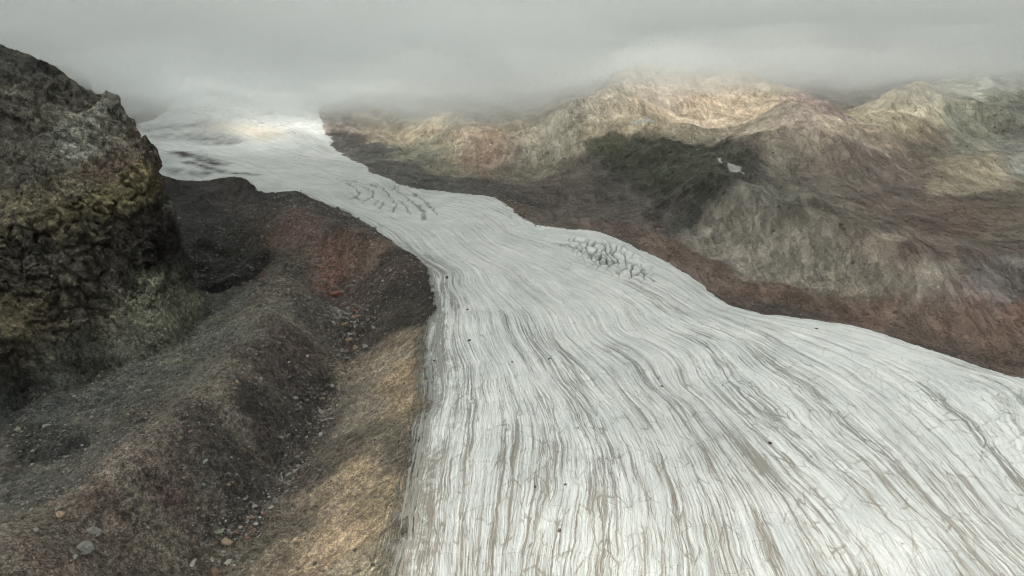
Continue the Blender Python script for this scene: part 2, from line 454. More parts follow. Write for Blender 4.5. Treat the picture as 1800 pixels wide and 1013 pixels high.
# cliff: broken strata and ribs
hh = Z + 0.15 * X
hh = Z + 0.35 * X + 5 * fbm(X / 30, Yg / 30, 3, 36)
lay = perlin(hh / 9.0, (X + Yg) / 60.0, 31) * 1.3 + perlin(hh / 3.1, (X - Yg) / 30.0, 32) * 0.5
c1, c2, cc_ = worley(X / 11 + fbm(X / 9, Yg / 9, 2, 37), Yg / 9 + Z / 30, 38)
rib = ridged((X * 0.8 + Yg * 0.6) / 30 + fbm(X / 30, Yg / 30, 2, 39), (Z + Yg) / 70, 5, 33, 0.6) + 0.5 * (cc_ - 0.5) + 0.35 * np.minimum(c2 - c1, 0.4)
for (pp, h_, w_, gl_, sd_, am_) in [
        ([(95, 235), (150, 215), (205, 205), (220, 215)], 3.5, 9, 5, 701, .5), ([(150, 300), (200, 265), (262, 250), (300, 262)], 4, 10, 5, 706, .5),
        ([(0, 385), (80, 392), (160, 380), (240, 368), (300, 375)], 3.5, 9, 4, 711, .8), ([(0, 180), (60, 170), (110, 190)], 3, 12, 5, 716, .5), ([(10, 125), (50, 122), (85, 132)], 3, 6, 4, 761, .5),
        ([(200, 520), (250, 505), (300, 500), (345, 520)], 6, 13, 5, 721, .6), ([(20, 520), (60, 500), (110, 520)], 3, 10, 5, 726, .6), ([(60, 640), (120, 610), (170, 600)], 3, 10, 5, 731, .6)]:
    ridge_line(pp, h_, w_, gl_, sd_, am_, crag=True)
for a_ in [([(0, 610), (60, 580), (130, 520), (190, 480), (290, 470)], 5, 6, 741), ([(0, 720), (60, 690), (130, 640), (150, 600)], 4, 6, 742), ([(170, 385), (165, 430), (175, 460)], 3, 3, 743),
           ([(80, 395), (85, 440), (60, 470)], 3, 4, 744), ([(240, 380), (255, 430), (240, 470)], 3, 3.5, 745), ([(70, 215), (110, 260), (120, 310)], 3, 6, 746), ([(300, 290), (296, 350), (300, 420)], 3, 4, 747),
           ([(120, 400), (125, 440)], 2.5, 3, 748), ([(205, 385), (210, 440)], 2.5, 3, 749), ([(185, 215), (215, 225)], 2, 3, 750)]:
    trench(*a_, crag=True)
Z = Z - CL * (2.8 + 7.0 * sstep(55, 105, Z) * sstep(-182, -204, X))
col_ = perlin((X * 0.9 + Yg * 0.4) / 3.6, Z / 22, 46) * 2.4 * sstep(40, 50, Z) * sstep(80, 70, Z)
Z = Z + CL * (lay * sstep(0, 15, SD) + col_ + rib * 4.5 + fbm(X / 7, Yg / 7, 4, 34, 0.6) * 1.6 + ridged(X / 16, Yg / 16, 5, 35, 0.6) * 2.0 * sstep(3, 30, SD))
for kx, ky, kY, kr, kh in [(45, 95, 398, 7, 3.0), (125, 140, 400, 12, -7.0), (98, 125, 400, 8, -4.0), (192, 162, 398, 5, 4.5), (184, 162, 398, 3, 2.0), (228, 205, 396, 7, -4.5), (250, 225, 394, 7, -3.0), (280, 238, 392, 8, 2.0), (300, 540, 330, 14, 5), (90, 250, 362, 14, 3), (150, 300, 350, 10, 2.5)]:
    q_ = P(kx, ky, kY)
    Z = Z + CL * kh * np.exp(-(((X - q_[0]) / kr) ** 2 + ((Yg - q_[1]) / (kr * 1.6)) ** 2))
# blocks, ledges and buttresses pushed out of the rock face
VX, VY, VZ = X.copy(), Yg.copy(), None
def crag_push():
    global Z
    dZr = np.gradient(Z, axis=1) / np.maximum(np.gradient(R, axis=1), 1e-3)
    dZa = np.gradient(Z, axis=0) / np.maximum(R * (azf[1] - azf[0]), 1e-3)
    sa, ca = np.sin(A), np.cos(A)
    gx_ = dZr * sa + dZa * ca; gy_ = dZr * ca - dZa * sa
    for _ in range(6):
        for g in (gx_, gy_):
            g[1:-1, 1:-1] = (g[1:-1, 1:-1] * 2 + g[:-2, 1:-1] + g[2:, 1:-1] + g[1:-1, :-2] + g[1:-1, 2:]) / 6
    gm_ = np.sqrt(gx_ ** 2 + gy_ ** 2)
    nl = np.sqrt(1 + gm_ ** 2)
    st = sstep(1.2, 2.4, gm_)
    sc2 = X * 0.85 + Yg * 0.5
    zz = Z + 0.25 * X + 4 * fbm(X / 25, Yg / 25, 3, 801)
    w1, w2, wc = worley(sc2 / 9 + 0.5 * fbm(sc2 / 9, zz / 9, 2, 802), zz / 6, 803)
    x1, x2, xc = worley(sc2 / 3.2 + 0.3 * fbm(sc2 / 4, zz / 4, 2, 804), zz / 2.4, 805)
    D = ridged(sc2 / 34, zz / 22, 5, 806, 0.55) * 3.4 + (wc - 0.5) * 3.6 - 2.6 * (1 - sstep(0.0, 0.22, w2 - w1)) + (xc - 0.5) * 0.9 - 0.5 * (1 - sstep(0, 0.2, x2 - x1))
    D2 = ridged(sc2 / 30, zz / 60, 4, 807, 0.6) * 1.2 + fbm(sc2 / 6, zz / 6, 4, 808, 0.65) * 1.3
    D = CL * ((D - 1.2) * (0.14 + 0.86 * st) + D2 * 0.8 - 0.3) * sstep(2, 10, SD)
    cav = np.clip(-D / 4, 0, 1)
    return -gx_ / nl * D, -gy_ / nl * D, D / nl, D
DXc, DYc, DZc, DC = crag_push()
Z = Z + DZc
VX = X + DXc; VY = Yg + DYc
# ice: long swells along the flow, roughness
ice_r = fbm(U / 7.0, V / 60.0, 3, 41) * 0.7 + fbm(U / 2.2, V / 14.0, 3, 42) * 0.28 + fbm(X / 60, Yg / 60, 2, 43) * 1.2
Z = Z + g_in * ice_r + 1.6 * sstep(0, 5, GS) * sstep(0.0, 0.3, X / np.maximum(Yg, 1))
# icefall in the distance
# rubble relief
Z = Z + rock * (1 - core) * (1 - far) * (ridged(X / 3.5, Yg / 3.5, 3, 47, 0.6) * 0.45)
fall = g_in * sstep(800, 880, Yg)
Z = Z + fall * (ridged(X / 30, Yg / 18, 4, 44, 0.6) * 5)

# crevasse fields
CRACK = np.zeros_like(X)
sx = [raycast(*p)[:2] for p in [(990, 418), (1050, 413), (1100, 428), (1135, 455), (1160, 490), (1150, 505), (1100, 492), (1040, 470), (1000, 445)]]
ser = sstep(-4, 12, poly_sdf(sx, wx, wy))
f1, f2, _ = worley(X / 4.6 + 0.8 * fbm(X / 12, Yg / 12, 3, 51), (Yg - 0.5 * X) / 10.0 + 0.5 * fbm(X / 12, Yg / 12, 3, 54), 52)
edge = 1 - sstep(0.02, 0.22, f2 - f1)
gate = sstep(-0.5, 0.0, fbm(X / 25, Yg / 25, 2, 53))
Z = Z + ser * (0.9 * (1 - f1) - edge * 2.2 * gate)
CRACK = np.maximum(CRACK, ser * edge * gate)
cr_lines = [
    [(608, 322), (622, 330), (632, 338), (628, 346), (612, 352)], [(615, 340), (632, 352)], [(640, 330), (655, 338), (655, 346), (645, 352), (638, 356)],
    [(655, 328), (680, 336), (690, 352), (697, 362), (690, 374)], [(660, 358), (668, 352), (675, 356), (668, 366)], [(690, 334), (712, 345), (728, 358), (742, 372), (744, 386)],
    [(700, 350), (712, 362), (720, 376)], [(728, 340), (748, 354), (768, 378)], [(735, 362), (745, 372), (748, 388)], [(600, 318), (640, 324), (690, 330), (730, 346)],
    [(985, 430), (1010, 436), (1050, 452)], [(1125, 480), (1150, 494)],
    [(1370, 552), (1400, 558), (1420, 560)]]
for ln in cr_lines:
    w = rc(ln)
    d = line_dist(w, X + 2.2 * fbm(X / 7, Yg / 7, 4, 61), Yg + 6.0 * fbm(X / 6, Yg / 6, 3, 62))
    k = np.exp(-(d / (0.35 + 0.7 * np.clip(fbm(X / 12, Yg / 12, 2, 63) + 0.4, 0, 1))) ** 2)
    CRACK = np.maximum(CRACK, k * g_in)
    Z = Z - g_in * k * 1.2

# ------------------------------------------------------------------ what the ground is made of (surface colours with some sun and shade in them)
def world_pts(lst):
    out = []
    for px, py, col, w in lst:
        q = raycast(px, py)
        out.append((q[0], q[1], col, w))
    return out
def sr(*rgb):
    return [((v / 255.0 + 0.055) / 1.055) ** 2.4 for v in rgb]
COL = [
    # left cliff
    (20, 110, sr(58, 56, 50), 1), (60, 100, sr(48, 47, 43), 1), (120, 180, sr(70, 68, 58), 1), (40, 200, sr(66, 62, 52), 1), (190, 175, sr(88, 88, 78), .6), (170, 225, sr(92, 94, 84), .8), (130, 260, sr(84, 86, 78), .7),
    (210, 230, sr(70, 60, 48), .8), (260, 250, sr(60, 52, 42), .8), (290, 320, sr(44, 38, 33), 1), (60, 290, sr(60, 58, 48), 1), (30, 380, sr(72, 66, 44), 1), (120, 330, sr(70, 64, 48), 1), (200, 300, sr(68, 55, 42), 1),
    (210, 345, sr(84, 76, 40), 1), (120, 390, sr(76, 70, 38), 1), (160, 420, sr(50, 48, 34), 1), (250, 400, sr(42, 38, 32), 1), (300, 440, sr(38, 35, 32), 1), (60, 440, sr(42, 40, 34), 1), (200, 470, sr(52, 50, 42), 1),
    (30, 500, sr(56, 50, 32), 1), (100, 480, sr(56, 54, 42), 1), (60, 560, sr(70, 62, 36), 1), (30, 620, sr(58, 52, 34), 1), (130, 560, sr(48, 44, 32), 1), (200, 560, sr(74, 74, 56), 1), (290, 530, sr(92, 94, 70), 1), (270, 560, sr(90, 92, 72), 1), (320, 520, sr(88, 90, 68), 1), (300, 580, sr(72, 74, 58), 1),
    (240, 590, sr(70, 72, 60), 1), (100, 630, sr(62, 64, 54), 1), (20, 690, sr(44, 46, 42), 1), (60, 720, sr(60, 64, 58), 1),
    # valley left of the crest
    (330, 480, sr(42, 42, 40), 1), (350, 420, sr(46, 45, 43), 1), (340, 360, sr(52, 50, 49), 1), (400, 460, sr(44, 44, 40), 1), (390, 500, sr(38, 37, 35), .6), (440, 470, sr(36, 35, 33), .5), (400, 530, sr(74, 76, 66), 1), (350, 600, sr(72, 74, 64), 1),
    (250, 660, sr(66, 68, 60), 1), (180, 700, sr(62, 64, 58), 1), (90, 780, sr(46, 46, 42), 1), (50, 860, sr(64, 64, 56), 1), (120, 850, sr(62, 58, 50), 1), (300, 680, sr(70, 68, 58), 1), (420, 600, sr(76, 72, 60), 1), (460, 530, sr(78, 72, 58), 1),
    (200, 780, sr(66, 62, 52), 1), (260, 800, sr(82, 70, 58), .8), (400, 700, sr(84, 74, 60), .8), (100, 930, sr(80, 68, 54), .8),
    # crest slope, dark red brown
    (470, 620, sr(66, 54, 46), 1), (440, 720, sr(56, 46, 40), 1), (380, 770, sr(56, 48, 41), 1), (480, 750, sr(58, 50, 44), 1), (300, 850, sr(72, 56, 47), 1), (200, 930, sr(76, 62, 50), 1), (300, 950, sr(78, 68, 54), 1), (120, 1000, sr(88, 70, 56), 1),
    (420, 850, sr(60, 54, 47), 1), (520, 680, sr(60, 50, 44), 1), (560, 560, sr(66, 58, 50), 1), (560, 690, sr(54, 46, 40), 1), (380, 930, sr(66, 58, 48), 1), (420, 980, sr(82, 72, 56), 1), (500, 600, sr(66, 52, 45), 1),
    (400, 350, sr(60, 52, 48), 1), (460, 400, sr(66, 54, 48), 1), (420, 430, sr(58, 54, 48), 1), (520, 460, sr(74, 64, 52), 1), (500, 500, sr(78, 70, 54), 1),
    (540, 400, sr(98, 68, 56), 1), (510, 392, sr(92, 66, 56), .7), (600, 425, sr(100, 66, 52), 1), (650, 440, sr(104, 76, 60), 1), (600, 455, sr(94, 58, 48), 1), (640, 470, sr(80, 62, 52), 1), (690, 470, sr(66, 50, 44), 1), (570, 430, sr(88, 62, 52), .7),
    (560, 370, sr(52, 46, 44), 1), (480, 340, sr(46, 42, 41), 1), (600, 390, sr(52, 48, 46), 1), (640, 410, sr(50, 46, 42), 1), (700, 445, sr(42, 37, 33), 1), (450, 325, sr(40, 37, 36), .8),
    (620, 520, sr(70, 54, 48), 1), (650, 580, sr(58, 48, 42), 1), (700, 510, sr(48, 42, 36), 1), (740, 500, sr(42, 37, 32), .8), (730, 550, sr(50, 43, 34), 1), (680, 560, sr(58, 50, 40), 1),
    (700, 600, sr(96, 80, 58), 1), (660, 640, sr(118, 102, 78), 1), (700, 680, sr(122, 100, 66), 1), (720, 720, sr(118, 98, 64), 1), (640, 720, sr(108, 96, 76), 1), (610, 700, sr(96, 86, 70), .8), (670, 770, sr(88, 78, 58), 1), (590, 790, sr(78, 68, 54), 1), (690, 800, sr(92, 80, 60), 1),
    (620, 850, sr(126, 104, 70), 1), (560, 880, sr(118, 98, 70), 1), (660, 880, sr(124, 104, 70), 1), (600, 940, sr(128, 106, 72), 1), (540, 980, sr(132, 110, 78), 1), (480, 990, sr(112, 94, 68), 1), (650, 1000, sr(130, 116, 86), 1), (520, 900, sr(84, 72, 56), 1),
    (540, 840, sr(64, 56, 46), 1), (580, 740, sr(62, 54, 46), .8),
    # right margin of the ice
    (620, 270, sr(86, 82, 76), 1), (700, 300, sr(84, 80, 74), 1), (780, 320, sr(76, 74, 68), 1), (850, 330, sr(74, 68, 62), 1), (920, 355, sr(70, 60, 54), 1), (1000, 385, sr(86, 76, 68), 1), (960, 340, sr(82, 70, 64), 1), (1100, 410, sr(88, 74, 66), 1),
    (1050, 370, sr(84, 74, 66), 1), (1180, 440, sr(94, 76, 66), 1), (1250, 480, sr(98, 78, 68), 1), (1300, 530, sr(82, 66, 56), 1), (1380, 540, sr(76, 62, 54), 1), (1350, 505, sr(104, 76, 64), 1), (1500, 545, sr(88, 68, 57), 1), (1550, 530, sr(108, 78, 64), 1),
    (1620, 580, sr(82, 66, 56), 1), (1700, 560, sr(108, 76, 62), 1), (1780, 620, sr(84, 66, 54), 1), (1790, 570, sr(104, 74, 60), 1), (1680, 610, sr(80, 64, 56), 1),
    # wall
    (1260, 390, sr(116, 108, 98), 1), (1320, 380, sr(112, 104, 92), 1), (1240, 420, sr(106, 98, 88), 1), (1320, 430, sr(112, 100, 88), 1), (1320, 480, sr(108, 94, 82), 1), (1400, 440, sr(116, 104, 90), 1), (1450, 480, sr(120, 108, 92), 1), (1480, 440, sr(122, 112, 96), .8),
    (1540, 470, sr(136, 122, 104), .8), (1560, 505, sr(110, 96, 84), 1), (1630, 495, sr(132, 120, 104), .6), (1660, 510, sr(98, 82, 72), .8), (1750, 500, sr(106, 94, 88), 1), (1790, 480, sr(100, 90, 84), 1), (1720, 540, sr(104, 82, 72), 1),
    # slope above the wall
    (1400, 370, sr(92, 84, 70), 1), (1500, 400, sr(98, 84, 72), 1), (1600, 440, sr(94, 76, 66), 1), (1550, 350, sr(106, 90, 78), 1), (1650, 400, sr(98, 78, 66), 1), (1750, 440, sr(96, 80, 68), 1), (1700, 370, sr(106, 86, 72), 1), (1780, 370, sr(106, 90, 74), 1),
    (1330, 340, sr(98, 94, 80), 1), (1400, 310, sr(100, 90, 78), 1), (1460, 300, sr(110, 96, 84), 1), (1600, 310, sr(112, 94, 82), 1), (1500, 260, sr(112, 96, 84), 1), (1620, 250, sr(112, 96, 78), 1), (1385, 270, sr(118, 108, 92), 1),
    (1730, 300, sr(158, 142, 108), 1), (1680, 310, sr(140, 126, 98), 1), (1790, 290, sr(150, 146, 132), .5), (1800, 330, sr(118, 104, 82), 1),
    # dark bowl: green crag with its shadow painted into the colour
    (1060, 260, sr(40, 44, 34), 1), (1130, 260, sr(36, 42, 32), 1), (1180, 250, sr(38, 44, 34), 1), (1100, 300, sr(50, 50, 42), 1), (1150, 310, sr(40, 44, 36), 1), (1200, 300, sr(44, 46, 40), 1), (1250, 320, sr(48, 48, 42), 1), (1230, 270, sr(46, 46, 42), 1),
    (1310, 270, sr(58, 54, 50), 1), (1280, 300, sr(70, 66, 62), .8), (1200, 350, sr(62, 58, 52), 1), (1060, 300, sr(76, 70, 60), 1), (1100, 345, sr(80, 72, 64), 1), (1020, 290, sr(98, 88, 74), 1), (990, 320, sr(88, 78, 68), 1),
    # slopes: sunlit crests and flanks painted lighter, shaded ones greyer
    (1000, 250, sr(132, 122, 98), 1), (960, 280, sr(122, 112, 90), 1), (900, 300, sr(104, 96, 80), 1), (840, 290, sr(128, 100, 78), 1), (800, 300, sr(112, 106, 84), 1), (760, 260, sr(122, 118, 96), 1), (700, 240, sr(142, 128, 100), 1), (660, 230, sr(146, 130, 108), 1),
    (740, 225, sr(158, 142, 110), 1), (800, 225, sr(160, 142, 110), 1), (830, 235, sr(156, 130, 104), 1), (860, 250, sr(148, 128, 104), 1), (900, 220, sr(146, 130, 104), 1), (950, 230, sr(150, 138, 114), 1), (850, 275, sr(134, 98, 76), 1), (620, 215, sr(130, 118, 106), 1),
    (720, 200, sr(128, 120, 102), 1), (850, 200, sr(120, 114, 100), 1), (1000, 210, sr(152, 140, 116), 1), (980, 220, sr(160, 150, 132), .6), (1050, 190, sr(168, 150, 122), 1), (1030, 240, sr(140, 130, 104), 1), (1100, 215, sr(166, 146, 112), 1), (1165, 170, sr(176, 152, 122), 1),
    (1150, 215, sr(164, 144, 108), 1), (1240, 190, sr(182, 156, 122), 1), (1300, 200, sr(176, 152, 118), 1), (1350, 210, sr(160, 144, 116), 1), (1260, 235, sr(140, 126, 100), 1), (1350, 240, sr(118, 104, 84), 1), (1200, 230, sr(150, 134, 104), 1),
    (1400, 200, sr(160, 138, 120), 1), (1450, 180, sr(150, 124, 112), 1), (1480, 225, sr(168, 146, 120), 1), (1550, 200, sr(156, 142, 108), 1), (1620, 180, sr(176, 162, 128), 1), (1600, 215, sr(164, 148, 110), 1), (1540, 225, sr(150, 128, 102), 1),
    (1700, 210, sr(120, 118, 98), 1), (1720, 160, sr(156, 154, 134), 1), (1760, 200, sr(118, 118, 102), 1), (1790, 230, sr(112, 110, 98), 1), (1700, 250, sr(122, 118, 100), 1), (1450, 150, sr(120, 106, 98), 1), (1550, 150, sr(112, 104, 94), 1),
]
cp = world_pts(COL)
cwx = X + 10 * fbm(X / 30, Yg / 30, 4, 71) * (0.5 + far); cwy = Yg + 14 * fbm(X / 30, Yg / 30, 4, 72) * (0.5 + 2 * far)
px_, py_ = cwx / np.maximum(np.abs(cwy), 20), np.log(np.maximum(cwy, 60.0))
CC = np.zeros(X.shape + (3,), f32); W = np.zeros_like(X)
for (x0, y0, col, w) in cp:
    y0 = max(y0, 60)
    sy = 0.6 if y0 > 450 else 1.0
    d2 = (px_ - x0 / y0) ** 2 + ((py_ - math.log(y0)) * sy) ** 2
    ww = w * np.exp(-d2 / (2 * 0.017 ** 2)) + 1e-5 / (d2 + 1e-3) * 0.02
    ww = ww.astype(f32)
    for q in range(3):
        CC[..., q] += ww * f32(col[q])
    W += ww
CC /= W[..., None]
# the crag is steep: its colours follow height as well
sel = np.nonzero(CL > 0.02)
cxs, cys, czs = VX[sel], VY[sel], Z[sel]
cxs = cxs + 5 * fbm(cxs / 14, czs / 10, 4, 851); czs = czs + 5 * fbm(cxs / 14, czs / 10, 4, 852)
c3 = np.zeros((len(cxs), 3), f32); w3 = np.zeros(len(cxs), f32)
for px, py, colr, w_ in COL:
    if px > 340 or (py > 640 and px > 100): continue
    q = raycast(px, py)
    if q[1] > 450: q = P(px, py, 398)
    d2 = (cxs - q[0]) ** 2 + 0.5 * (cys - q[1]) ** 2 + 1.3 * (czs - q[2]) ** 2
    ww = (w_ * np.exp(-d2 / (2 * 6.5 ** 2)) + 1e-4 / (1 + d2 / 50)).astype(f32)
    c3 += ww[:, None] * np.array(colr, f32); w3 += ww
c3 /= w3[:, None]
clm = CL[sel][:, None]
CC[sel] = CC[sel] * (1 - clm) + clm * c3
# broad colour streaks running down the slopes, darker in gullies
stk = fbm(X / 25, Yg / 50, 5, 81, 0.6) * far * 0.8 + GULLY * 0.45 + fbm(X / 14, Yg / 14, 5, 82, 0.65) * (1 - far)
CC *= np.clip(1 + 0.5 * stk + 0.45 * core * fur, 0.35, 2.0)[..., None]  # furrow crests lightened, hollows darkened: relief shading put into the colour
CC *= (1 + 0.22 * np.clip(DC / 3, -1.5, 1.5))[..., None]  # crag blocks lightened, recesses darkened: shading painted into the rock colour
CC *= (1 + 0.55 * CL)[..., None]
CC[..., 0] *= 1 + 0.06 * CL; CC[..., 2] *= 1 - 0.06 * CL
tint = fbm(X / 50, Yg / 50, 3, 83)
CC[..., 0] *= 1 + 0.08 * tint; CC[..., 2] *= 1 - 0.10 * tint
ALB = 1.12
CC[..., 1] *= 1.01
CC *= (1 + 0.16 * sstep(50, -50, X) * (1 - CL))[..., None]
lum = CC.mean(-1, keepdims=True)
CC = lum + (CC - lum) * 0.57
CC = np.clip(CC * ALB, 0.008, 0.6)

SNOW = np.full(X.shape, -9.0, f32)
for pol in [[(1256, 275), (1268, 277), (1283, 288), (1302, 294), (1307, 304), (1296, 306), (1280, 300), (1266, 287)], [(1106, 218), (1130, 213), (1153, 212), (1152, 218), (1120, 220)],
            [(1770, 292), (1785, 297), (1800, 300), (1800, 308), (1784, 303)], [(975, 181), (988, 178), (990, 183)]]:
    SNOW = np.maximum(SNOW, poly_sdf(rc(pol), X + 2.5 * fbm(X / 6, Yg / 6, 3, 561), Yg + 5 * fbm(X / 6, Yg / 6, 3, 562)))
nz = np.clip(1 + 0.6 * fbm(X / 6, Yg / 9, 5, 841, 0.65), 0.4, 1.7)
s_al = 0.51 * X - 0.86 * Yg; t_al = 0.86 * X + 0.51 * Yg
w_sd = poly_sdf(rc([(1236, 362), (1330, 366), (1400, 386), (1500, 430), (1580, 462), (1655, 494), (1640, 522), (1500, 524), (1400, 504), (1300, 482), (1232, 448)]), X + 3 * fbm(X / 12, Yg / 12, 4, 842), Yg + 4 * fbm(X / 12, Yg / 12, 4, 843))
w_m = sstep(-3, 4, w_sd)[..., None] * 0.85
wst = np.clip(1 + 0.5 * fbm((s_al + 7 * fbm(X / 18, Yg / 18, 3, 862)) / 4.5, t_al / 22, 5, 844, 0.68) + 0.4 * fbm(X / 8, Yg / 8, 4, 863), 0.45, 1.7)[..., None]
CC = CC * (1 - w_m) + w_m * np.array([0.205, 0.185, 0.155], f32) * wst
b_m = (np.exp(-(line_dist(rc([(880, 362), (1000, 390), (1110, 412), (1200, 450), (1300, 505), (1500, 535), (1650, 560), (1800, 590)]), wx, wy) / 9) ** 2) * 0.6)[..., None]
CC = CC * (1 - b_m) + b_m * np.array([0.125, 0.088, 0.068], f32) * nz[..., None]
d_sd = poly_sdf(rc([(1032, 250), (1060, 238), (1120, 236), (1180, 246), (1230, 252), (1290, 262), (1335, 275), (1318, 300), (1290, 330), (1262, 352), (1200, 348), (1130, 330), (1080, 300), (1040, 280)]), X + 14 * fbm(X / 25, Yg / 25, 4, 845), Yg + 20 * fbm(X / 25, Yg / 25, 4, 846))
d_m = sstep(-4, 4, d_sd)[..., None] * 0.8  # shadowed crag of the bowl darkened in the colour
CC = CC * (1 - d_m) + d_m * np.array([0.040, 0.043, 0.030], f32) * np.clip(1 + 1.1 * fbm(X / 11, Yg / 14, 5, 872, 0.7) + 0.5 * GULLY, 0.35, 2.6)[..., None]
snow = sstep(0.0, 1.4, SNOW)
CC = CC * (1 - snow[..., None]) + snow[..., None] * np.array([0.40, 0.40, 0.37], f32)
# dirt on the ice
def blob(px, py, rx, ry, rot=0):
    """soft patch around the ground seen at a pixel, radii in photo pixels"""
    q = raycast(px, py); qx = raycast(px + 10, py); qy0 = raycast(px, py - 8); qy1 = raycast(px, py + 8)
    sxm = max(abs(qx[0] - q[0]) / 10 * rx, 0.5); sym = max(abs(qy0[1] - qy1[1]) / 16 * ry, 0.5)
    dx = (X - q[0]) / sxm; dy = (Yg - q[1]) / sym
    return dx, dy
def band(pts, w):
    d = line_dist(rc(pts), wx, wy)
    return np.exp(-(d / w) ** 2)
DIRT = 0.20 + 0.16 * fbm(U / 26, V / 200, 3, 91)
DIRT += 0.55 * band([(900, 560), (1000, 640), (1080, 720), (1130, 800)], 11) * 0.55
DIRT += 0.45 * band([(1080, 620), (1200, 720), (1280, 790), (1350, 850)], 9)
DIRT += 0.30 * band([(1350, 600), (1420, 690), (1520, 800), (1620, 900)], 9)
DIRT += 0.22 * band([(1350, 850), (1420, 930), (1480, 1010)], 6)
DIRT += 0.25 * band([(800, 600), (850, 700), (870, 850), (860, 1010)], 11)
DIRT += 0.35 * band([(960, 800), (1000, 900), (1010, 1010)], 9)
DIRT += 0.35 * band([(1110, 500), (1200, 560), (1300, 640)], 6)
DIRT += 0.85 * sstep(20, -2, GS + 14 * fbm(U / 7, V / 28, 4, 861, 0.6)) * sstep(600, 350, Yg) * (X < 0)
DIRT += 0.30 * sstep(330, 200, Yg)
DIRT = np.clip(DIRT, 0, 0.62 + 0.45 * sstep(22, 0, GS) * (X < 0)) * np.clip(1 + 0.5 * fbm(U / 9, V / 45, 4, 871), 0.4, 1.5)
farice = sstep(700, 820, Yg) * g_in
debris = np.maximum.reduce([band([(310, 268), (360, 282), (380, 288)], 9), band([(330, 285), (420, 304), (440, 306)], 5), band([(310, 300), (360, 306)], 8),
                            band([(300, 240), (340, 238), (390, 250)], 22) * 0.75, band([(290, 225), (330, 222)], 25) * 0.7])
debris *= np.clip(0.75 + 0.9 * fbm(X / 14, Yg / 30, 4, 95), 0, 1)
tan_ice = band([(380, 222), (430, 228), (470, 238)], 22) * 0.55

MELT = (rock * sstep(-22, 0, GS) * sstep(0.1, 0.7, fbm(X / 6, Yg / 6, 3, 97) + 0.1) * 0).astype(f32)

lw_ = 1.5 + 11 * sstep(380, 250, Yg) * (X < 0) + 2.0 * far
ice_mask = sstep(-1, 1, GS / lw_)
# ------------------------------------------------------------------ split into objects
H, Wd = X.shape
nA = H; nR = Wd
idx = np.arange(nA * nR).reshape(nA, nR)
ip = np.roll(idx, -1, axis=0)
quads = np.stack([idx[:, :-1], idx[:, 1:], ip[:, 1:], ip[:, :-1]], -1).reshape(-1, 4)
region = np.zeros(X.shape, np.int8)          # 0 ground/moraine, 1 glacier, 2 cliff, 3 mountainside
region[ice_mask > 0.06] = 1
region[(CL > 0.5)] = 2
region[(ice_mask <= 0.06) & (CL <= 0.5) & (GS < 0) & ((X > 0.26 * Yg - 20) | (Yg > 620)) & (X > -150)] = 3
region[(ice_mask <= 0.06) & (CL <= 0.5) & (Yg > 900)] = 3
region[(SNOW > 0.4) & (region == 3)] = 4
rf = region.reshape(-1)[quads[:, 0]]
vx = np.stack([VX, VY, Z], -1).reshape(-1, 3).astype(f32)
attr = {
    'ground_colour': ('FLOAT_COLOR', np.concatenate([CC, np.ones(X.shape + (1,), f32)], -1).reshape(-1, 4)),
    'flow': ('FLOAT_VECTOR', np.stack([U, V, np.zeros_like(U)], -1).reshape(-1, 3)),
    'ice': ('FLOAT', ice_mask.reshape(-1)), 'dirt': ('FLOAT', DIRT.reshape(-1)), 'crack': ('FLOAT', CRACK.reshape(-1)),
    'debris': ('FLOAT', debris.reshape(-1)), 'tan_ice': ('FLOAT', tan_ice.reshape(-1)), 'core': ('FLOAT', (core * (1 - g_in)).reshape(-1)),
    'crag': ('FLOAT', CL.reshape(-1)),
    'smooth': ('FLOAT', (sstep(330, 480, Yg + 0.6 * X) * (1 - CL)).reshape(-1)),
}

# ------------------------------------------------------------------ terrain material
def new_mat(name):
    mt_ = bpy.data.materials.new(name); mt_.use_nodes = True
    mt_.node_tree.nodes.clear()
    return mt_, mt_.node_tree.nodes, mt_.node_tree.links

mat = N = L = None
def attrn(name):
    n = N.new('ShaderNodeAttribute'); n.attribute_name = name; return n
def math_(op, a, b=None, clamp=False, c_=None):
    n = N.new('ShaderNodeMath'); n.operation = op; n.use_clamp = clamp
    for i, v in enumerate([a, b, c_]):
        if v is None: continue
        if isinstance(v, (int, float)): n.inputs[i].default_value = v
        else: L.new(v, n.inputs[i])
    return n.outputs[0]
def mixc(fac, a, b, blend='MIX'):
    n = N.new('ShaderNodeMix'); n.data_type = 'RGBA'; n.blend_type = blend
    for s_, v in ((n.inputs[0], fac), (n.inputs[6], a), (n.inputs[7], b)):
        if isinstance(v, (int, float)): s_.default_value = v
        elif isinstance(v, tuple): s_.default_value = v + (1,)
        else: L.new(v, s_)
    return n.outputs[2]
def noise(vec, scale, detail=4, rough=0.6, dist=0.0):
    n = N.new('ShaderNodeTexNoise'); n.inputs['Scale'].default_value = scale; n.inputs['Detail'].default_value = detail
    n.inputs['Roughness'].default_value = rough; n.inputs['Distortion'].default_value = dist
    L.new(vec, n.inputs['Vector']); return n.outputs['Fac']
def ramp(v, a, b, lo=0.0, hi=1.0):
    n = N.new('ShaderNodeMapRange'); n.interpolation_type = 'SMOOTHSTEP'
    n.inputs[1].default_value = a; n.inputs[2].default_value = b; n.inputs[3].default_value = lo; n.inputs[4].default_value = hi
    L.new(v, n.inputs[0]); return n.outputs[0]
def mapping(vec, sc, loc=(0, 0, 0)):
    n = N.new('ShaderNodeMapping'); n.inputs['Scale'].default_value = sc; n.inputs['Location'].default_value = loc
    L.new(vec, n.inputs['Vector']); return n.outputs[0]
